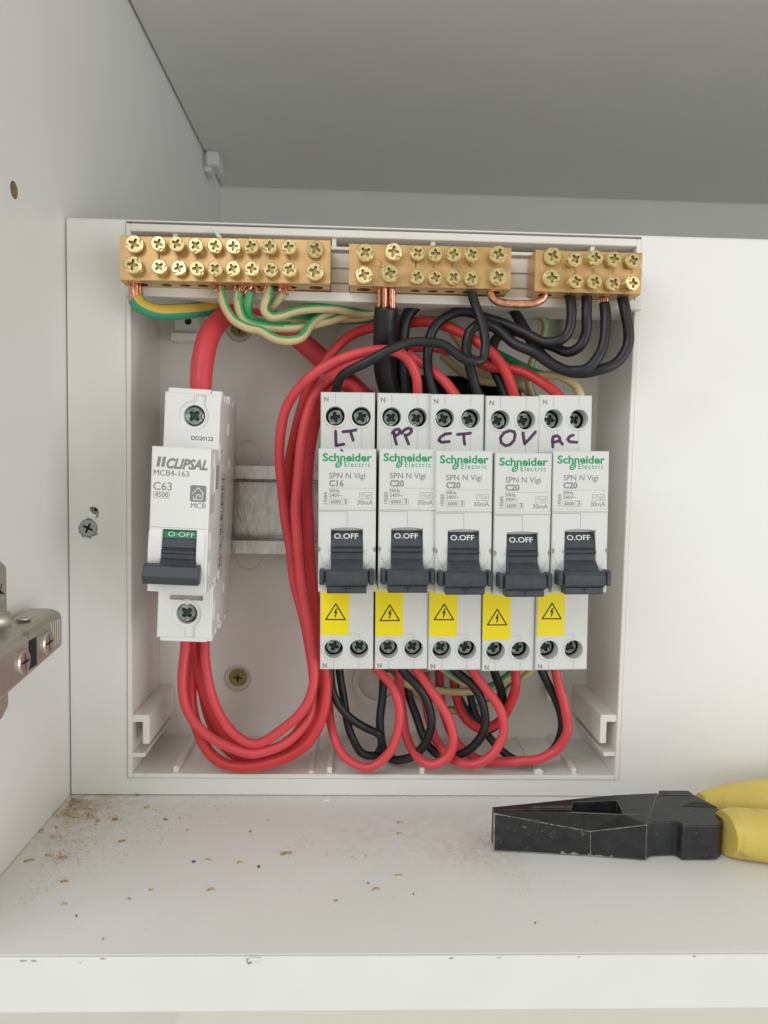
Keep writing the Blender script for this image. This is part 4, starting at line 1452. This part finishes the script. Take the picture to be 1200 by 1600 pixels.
# ------------------------------------------------------------------ hinge on the left
hx = XW + 12.2
A = Px(98, 950, hx)
B_ = Px(99, 1012, hx)
C_ = Px(0, 1014, hx)
D_ = Px(0, 1100, hx)
root = thing('cabinet_hinge', 'satin nickel concealed hinge arm screwed to the left cabinet side', 'hinge', (XW, -60, (A.z + B_.z) / 2))
ho = (XW, -60, (A.z + B_.z) / 2)
yn = C_.y - 22
k = (yn - A.y) / (C_.y - A.y)
zt, zb = A.z + (C_.z - A.z) * k, B_.z + (D_.z - B_.z) * k
mb = MB()
yend = A.y
n = 8
prs = []


def arm_ring(y, z1, z0, x1=hx):
    c = 2.0
    ct = 4.2
    pts = [(XW + 3.0, z0)]
    for q in range(5):
        a = math.radians(-90 + 22.5 * q)
        pts.append((x1 - c + math.cos(a) * c, z0 + c + math.sin(a) * c))
    for q in range(5):
        a = math.radians(22.5 * q)
        pts.append((x1 - ct + math.cos(a) * ct, z1 - ct * .62 + math.sin(a) * ct * .62))
    pts.append((XW + 3.0, z1))
    return [(x, y, z) for x, z in pts]


ra = [arm_ring(yn, zt, zb), arm_ring(yend - 1.0, A.z, B_.z), arm_ring(yend, A.z - .7, B_.z + .7, hx - .8)]
nn = len(ra[0])
fs = []
for i in range(2):
    for j in range(nn):
        fs.append((i * nn + j, i * nn + (j + 1) % nn, (i + 1) * nn + (j + 1) % nn, (i + 1) * nn + j))
mb.add([v for r_ in ra for v in r_], fs, 0, False)
mb.add(ra[2], [tuple(range(nn))])
mb.add(ra[0], [tuple(range(nn))])
for i in range(5):
    yy = yend - 2.2 - i * 1.5
    mb.box((hx - .3, yy - .35, B_.z + 2.0), (hx + .12, yy + .35, A.z - 2.6), .05)
for p in (A, D_):
    pass
arm = part('hinge_arm', mb, 'nickel', root, ho)
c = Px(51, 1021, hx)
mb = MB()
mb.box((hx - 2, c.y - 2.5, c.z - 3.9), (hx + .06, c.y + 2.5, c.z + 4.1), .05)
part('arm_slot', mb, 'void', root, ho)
for px, py in ((72, 1004), (34, 1034)):
    c = Px(px, py, hx)
    o = link('adjusting_screw', screw('hinge'), root, (hx + 1.0 - ho[0], c.y - ho[1], c.z - ho[2]), (0, random.uniform(-.1, .1), math.radians(90)))
c = Px(45, 962, XW + 8)
mb = MB()
mb.lathe([(2.0, 0), (2.0, .5), (1.2, .5), (1.2, .2)], (XW + 7, c.y - 1, A.z + .1 + (C_.z - A.z) * .2), (0, 0, 1), 18)
part('rivet', mb, 'chrome', root, ho)
p0, p1 = Px(10, 868, XW + 3.2), Px(12, 1122, XW + 3.2)
ye = p0.y
mb = MB()
pl = []
zc = (p0.z + p1.z) / 2
hz = (p0.z - p1.z) / 2
for q in range(24):
    a = q / 24 * 2 * math.pi
    pl.append((ye - 9 + 9.5 * max(-1, min(1, 2.3 * math.cos(a))), zc + math.sin(a) * hz))
mb.prism(pl, XW + .05, XW + 3.2, lambda u, v, w: (w, u, v), 0, .8, 2)
part('mounting_plate', mb, 'nickel', root, ho)
c = Px(-3, 925, XW + 4)
o = link('plate_screw', screw('hinge'), root, (XW + 4.6 - ho[0], c.y - ho[1], c.z - ho[2]), (0, .4, math.radians(90)))
c = Px(8, 966, XW + 7)
mb = MB()
mb.tube([Vector((XW + 3, c.y - 4, c.z - .5)), Vector((XW + 9, c.y - 1, c.z))], 2.2, 16)
part('locating_peg', mb, 'nickel', root, ho)

# ------------------------------------------------------------------ pliers
zf = lambda a, b: (740 + a / 2.609, 1210 + b / 2.609)
ZL, ZH = ZS + .3, ZS + 11.5
root_o = Pz(*zf(780, 330), ZS)
root = thing('combination_pliers', 'black steel combination pliers with yellow grips lying on the white shelf', 'pliers', root_o)
po = tuple(root_o)
Bt = [Pz(*zf(*q), ZL) for q in ((80, 310), (475, 332), (702, 350))]
Tt = [P(*zf(*q), Bt[i].y + dy) for i, (q, dy) in enumerate((((82, 158), .6), ((475, 232), .1), ((706, 205), .6)))]
Sm = [Pz(*zf(*q), ZH) for q in ((82, 146), (400, 153), (608, 162), (720, 165))]
Bk = [Pz(*zf(*q), ZH) for q in ((76, 134), (400, 101), (580, 84), (750, 76))]
In = [Pz(*zf(*q), ZH) for q in ((82, 144), (398, 142), (405, 112), (585, 106), (608, 160), (720, 163))]
mb = MB()
dz = lambda p, z: Vector((p.x, p.y, z))
# front jaw
top = [Tt[0], Tt[1], Tt[2]]
v = [Bt[0], Bt[1], Bt[2], Tt[0], Tt[1], Tt[2], Sm[0], Sm[1], Sm[2], Sm[3], dz(Sm[0], ZL), dz(Sm[1], ZL), dz(Sm[2], ZL), dz(Sm[3], ZL)]
mb.add(v, [(0, 1, 4, 3), (1, 2, 5, 4), (3, 4, 7, 6), (4, 8, 7), (4, 5, 8), (5, 9, 8), (6, 7, 11, 10), (7, 8, 12, 11), (8, 9, 13, 12), (0, 3, 6, 10), (2, 5, 9, 13), (0, 10, 11, 1), (1, 11, 12), (1, 12, 2), (2, 12, 13)])
part('jaw', mb, 'steel', root, po)
mb = MB()
# rear jaw, with the pipe-grip hollow cut out of its inner edge
loop = [(p.x, p.y) for p in (In[0], In[1], In[2], In[3], In[4], In[5])] + [(p.x, p.y) for p in (Bk[3], Bk[2], Bk[1], Bk[0])]
mb.tri([loop], lambda u, v, w: (u, v, w), ZH)
mb.wall(loop, lambda u, v, w: (u, v, w), ZH, ZL)
mb.tri([loop], lambda u, v, w: (u, v, w), ZL)
nt_ = 13
for i in range(nt_):
    p = Pz(*zf(245 + i * 12, 133 - .2 * i), ZH)
    mb.box((p.x - .38, p.y - .5, ZH - 1), (p.x + .38, p.y + .5, ZH + .22), .08)
part('jaw', mb, 'steel', root, po)
mb = MB()
hol = [(p.x, p.y) for p in (In[1], In[2], In[3], In[4])]
mb.tri([hol], lambda u, v, w: (u, v, w), ZH - 4)
part('pipe_grip_floor', mb, 'steel', root, po)
# bare steel worn along the edges of the front jaw
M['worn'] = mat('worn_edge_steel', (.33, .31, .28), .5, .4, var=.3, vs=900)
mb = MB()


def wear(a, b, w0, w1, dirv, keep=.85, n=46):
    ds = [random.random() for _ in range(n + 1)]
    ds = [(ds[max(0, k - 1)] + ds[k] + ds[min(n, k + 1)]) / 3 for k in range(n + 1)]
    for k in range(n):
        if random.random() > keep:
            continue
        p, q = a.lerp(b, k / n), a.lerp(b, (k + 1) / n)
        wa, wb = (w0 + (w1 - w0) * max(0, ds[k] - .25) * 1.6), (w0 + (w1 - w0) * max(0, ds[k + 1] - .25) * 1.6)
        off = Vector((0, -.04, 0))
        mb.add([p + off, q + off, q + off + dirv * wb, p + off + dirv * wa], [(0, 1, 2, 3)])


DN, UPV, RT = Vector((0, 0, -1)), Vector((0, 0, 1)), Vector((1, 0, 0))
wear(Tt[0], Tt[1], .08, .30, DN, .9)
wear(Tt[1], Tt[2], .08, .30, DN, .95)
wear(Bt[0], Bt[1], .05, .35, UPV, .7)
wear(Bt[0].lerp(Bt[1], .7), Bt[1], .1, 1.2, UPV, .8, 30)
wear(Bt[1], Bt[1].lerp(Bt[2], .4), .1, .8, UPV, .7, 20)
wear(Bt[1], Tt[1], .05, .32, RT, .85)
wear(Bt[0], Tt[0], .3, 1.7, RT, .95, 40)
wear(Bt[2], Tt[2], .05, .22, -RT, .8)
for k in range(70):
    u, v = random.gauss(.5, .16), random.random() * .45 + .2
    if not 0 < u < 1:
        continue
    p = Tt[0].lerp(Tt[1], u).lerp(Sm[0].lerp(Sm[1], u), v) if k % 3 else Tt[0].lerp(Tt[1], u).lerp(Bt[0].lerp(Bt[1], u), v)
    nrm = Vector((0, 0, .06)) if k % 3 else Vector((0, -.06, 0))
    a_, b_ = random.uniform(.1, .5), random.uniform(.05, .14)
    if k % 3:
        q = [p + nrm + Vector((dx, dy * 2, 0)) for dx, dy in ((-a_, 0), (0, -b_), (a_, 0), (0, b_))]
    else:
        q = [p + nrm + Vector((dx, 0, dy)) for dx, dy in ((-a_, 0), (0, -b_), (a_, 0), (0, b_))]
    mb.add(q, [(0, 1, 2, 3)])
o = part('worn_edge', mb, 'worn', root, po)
o['kind'] = 'stuff'
# joint and shoulders
mb = MB()
j0 = Tt[2]
TOPV = lambda u, v, w: (u, v, w)
fr = [Pz(*zf(*q), ZL) for q in ((700, 350), (735, 347), (825, 344), (838, 352), (852, 355), (990, 352), (1015, 342))]
bkp = [Pz(*zf(*q), ZH - .06) for q in ((1022, 160), (985, 128), (890, 76), (700, 79))]
dys = [.5, 1.6, 1.8, 2.6, .6, .3, 1.2]
outl = [(p.x, p.y + d) for p, d in zip(fr, dys)] + [(p.x, p.y) for p in bkp]
mb.prism(outl, ZL, ZH - .06, TOPV, 0, .35)
c = Pz(*zf(825, 130), ZH)
q0 = Pz(*zf(752, 74), ZH)
q1 = Pz(*zf(885, 74), ZH)
mb.prism([(q0.x, q0.y - 1.5), (q1.x, q1.y - 1.5), (q1.x - .5, q1.y + .9), (q0.x + .5, q0.y + .9)], ZH - 4, ZH + .35, TOPV, 0, .15)
mb.lathe([(5.2, -.3), (5.2, .06)], (c.x, c.y + 1, ZH - .1), (0, 0, 1), 40)
part('pivot_joint', mb, 'steel', root, po)
mb = MB()
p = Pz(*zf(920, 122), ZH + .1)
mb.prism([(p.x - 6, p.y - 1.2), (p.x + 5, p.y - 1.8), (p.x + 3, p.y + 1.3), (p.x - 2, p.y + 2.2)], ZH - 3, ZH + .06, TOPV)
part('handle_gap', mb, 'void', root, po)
# grips
for nm, ctr, rr in (('grip', [(1022, 240, 0), (1060, 238, 0), (1130, 244, 0), (1250, 258, 0), (1400, 280, 0), (1700, 330, 0)], [6.6, 7.5, 7.7, 7.9, 8.0, 7.6]),
                    ('grip', [(925, 112, 10), (1000, 108, 10), (1080, 103, 10), (1200, 97, 10), (1400, 80, 10), (1700, 44, 10)], [3.0, 4.8, 5.9, 6.5, 6.9, 7.0])):
    pts = []
    for (a, b, dy), r in zip(ctr, rr):
        p = Pz(*zf(a, b), ZS + .2 + 7.2)
        pts.append(p)
    sp = smooth(pts, 6)
    rs = []
    for i in range(len(sp)):
        t = i / (len(sp) - 1) * (len(rr) - 1)
        a = int(min(t, len(rr) - 2))
        rs.append(rr[a] + (rr[a + 1] - rr[a]) * (t - a))
    mb = MB()
    mb.tube(sp, rs, 24, 0, True)
    # stand on the shelf
    mb.v = [(x, y, max(z, ZS + .15)) for x, y, z in mb.v]
    part(nm, mb, 'grip', root, po)

# ------------------------------------------------------------------ crumbs on the shelf


def chip_mb(w, d, h):
    mb = MB()
    pts = [(math.cos(a) * w * random.uniform(.4, 1.05), math.sin(a) * d * random.uniform(.4, 1.05)) for a in [k * .7 for k in range(9)]]
    n = len(pts)
    top = [(x * random.uniform(.55, .9), y * random.uniform(.55, .9), h * random.uniform(.5, 1.2)) for x, y in pts]
    mb.add([(x, y, 0) for x, y in pts] + top, [(i, (i + 1) % n, n + (i + 1) % n, n + i) for i in range(n)] + [tuple(range(n)), tuple(range(n, 2 * n))])
    return mb


CRUMB = []
CH = [('chip', 45, 1345, 2.0, 1.0), ('chip2', 75, 1337, 1.1, .8), ('chip2', 100, 1341, 1.7, 1.2), ('chip', 100, 1378, 1.4, .6), ('chip2', 100, 1413, 1.3, .7), ('chip', 62, 1298, 1.4, .8),
      ('chip', 180, 1281, 1.3, 1.2), ('chip2', 141, 1277, 1.2, 1.7), ('chip', 153, 1283, .9, .7), ('chip', 190, 1315, 1.4, .7), ('chip', 258, 1281, 1.3, 1.2), ('chip2', 293, 1298, 1.0, .7),
      ('chip2', 325, 1344, 1.6, .6), ('chip2', 330, 1391, 2.0, 1.2), ('chip2', 375, 1348, 1.3, .8), ('chip', 447, 1334, 1.9, 1.4), ('chip2', 236, 1391, .8, .6), ('chip', 202, 1405, .5, .5),
      ('chip2', 588, 1389, 1.7, 1.3), ('chip', 525, 1408, .7, .7), ('chip2', 626, 1286, 1.5, 1.0), ('chip2', 624, 1303, 1.2, .8), ('chip2', 623, 1368, 1.3, .6), ('chip', 216, 1243, 1.2, .8),
      ('chip2', 230, 1262, 1.5, .9), ('chip2', 82, 1307, .9, .6), ('chip', 118, 1266, 1.0, .8), ('chip2', 136, 1264, 1.3, .9), ('chip2', 88, 1293, 1.1, .6), ('chip', 792, 1243, 1.2, .5)]
for m_, px, py, w, d in CH:
    p = Pz(px, py, ZS)
    mb = chip_mb(w * 1.1, d * .95, .45)
    o = link('wood_chip', mb.mesh('wood_chip', [m_]), None, (p.x, p.y, ZS + .02), (0, 0, random.uniform(-.5, .5)))
    where = ('by the left cabinet side' if px < 112 else 'below the left edge of the enclosure' if px < 240 else 'left of mid-shelf' if px < 480 else 'beside the pliers' if px > 700 else 'near mid-shelf')
    where += ', close to the panel' if py < 1290 else ', nearer the front edge' if py > 1360 else ''
    size = 'large' if w >= 1.7 else 'tiny' if w < .95 else 'small'
    CRUMB.append((px, o, size + (' brown' if m_ == 'chip' else ' tan') + ' wood crumb ' + where, 'wood chip', 'crumbs of wood on the shelf'))
for px, py, w in ((303, 1347, 1.1), (404, 1355, .9), (119, 1432, .5), (280, 1279, .4), (391, 1300, .5), (419, 1282, .5), (575, 1381, .5), (646, 1398, .4), (836, 1443, .4), (161, 1468, .3)):
    p = Pz(px, py, ZS)
    mb = chip_mb(w * .75, w * .55, .5)
    o = link('grit', mb.mesh('grit', ['grit']), None, (p.x, p.y, ZS + .02), (0, 0, random.uniform(0, 3)))
    where = 'near the panel' if py < 1310 else 'near the front edge' if py > 1420 else 'mid-shelf'
    CRUMB.append((px, o, ('largest' if w > 1 else 'medium' if w > .6 else 'tiny') + ' dark speck of grit ' + where + (', towards the left' if px < 350 else ', towards the middle'), 'grit', 'dark grit on the shelf'))
byl = {}
for c_ in CRUMB:
    byl.setdefault(c_[2], []).append(c_)
for lab_, lst in byl.items():
    lst.sort(key=lambda c_: c_[0])
    n_ = len(lst)
    names = [''] if n_ == 1 else ['left one of two', 'right one of two'] if n_ == 2 else ['leftmost', 'middle', 'rightmost'] if n_ == 3 else ['place %d from left' % (k + 1) for k in range(n_)]
    for c_, e_ in zip(lst, names):
        tag(c_[1], lab_ + (', ' + e_ if e_ else ''), c_[3], c_[4])
p = Pz(106, 1277, ZS)
mb = MB()
mb.tube(smooth([Vector((p.x - 3.5, p.y - .5, ZS + .6)), Vector((p.x - 1, p.y + .8, ZS + 1.5)), Vector((p.x + 1.5, p.y - .3, ZS + .8)), Vector((p.x + 4, p.y, ZS + .5))]), .7, 6, 0, True, flat=.35)
solo('wood_sliver', mb, 'chip2', 'curled pale sliver of wood in the corner of the shelf', 'wood chip', p)
p = Pz(510, 1251, ZS)
mb = chip_mb(1.6, 1.0, .7)
o = link('plastic_flake', mb.mesh('plastic_flake', ['edging']), None, (p.x, p.y, ZS + .02))
tag(o, 'white plastic flake on the shelf under the enclosure', 'flake')
# fine sawdust: one heap of loose grains
mb = MB()


def grain(px, py, s_):
    p = Pz(px, py, ZS)
    if p.y > -.4 or p.x < XW + .3 or p.y < YF + 1:
        return
    q = [Vector((random.uniform(-1, 1), random.uniform(-1, 1), random.uniform(0, .8))) * s_ for _ in range(4)]
    mb.add([p + a + Vector((0, 0, .02)) for a in q], [(0, 1, 2), (0, 2, 3), (0, 3, 1), (1, 3, 2)])


for _ in range(3000):
    t = random.random() ** 1.9
    u = random.random()
    grain(112 + t * 300 * u - 45 * t * (1 - u) * 2, 1246 + t * 170 * (1 - u) + 9 * random.random(), random.uniform(.10, .34))
for cx, cy, n_, sx_, sy_ in ((125, 1262, 500, 26, 9), (140, 1272, 220, 10, 7), (182, 1280, 60, 8, 4), (98, 1340, 160, 14, 6), (80, 1308, 60, 12, 5), (62, 1298, 60, 6, 3), (110, 1315, 90, 30, 6), (449, 1333, 60, 9, 4), (560, 1335, 90, 30, 4), (475, 1318, 40, 12, 6)):
    for _ in range(n_):
        grain(random.gauss(cx, sx_), random.gauss(cy, sy_), random.uniform(.1, .36))
for cx, cy, sx_, sy_, n_ in ((752, 1318, 16, 14, 420), (790, 1345, 26, 20, 620), (815, 1375, 14, 14, 300), (700, 1335, 30, 22, 260), (880, 1385, 16, 6, 60), (660, 1300, 30, 20, 120)):
    for _ in range(n_):
        grain(random.gauss(cx, sx_), random.gauss(cy, sy_), random.uniform(.06, .19))
for _ in range(420):
    grain(random.uniform(0, 1100), random.uniform(1247, 1480), random.uniform(.06, .2))
for _ in range(700):
    grain(random.uniform(110, 780), 1244 + abs(random.gauss(0, 2.5)), random.uniform(.08, .25))
o = link('sawdust', mb.mesh('sawdust', ['dust']))
tag(o, 'fine brown sawdust scattered over the shelf and heaped in its corner', 'sawdust', None, 'stuff')
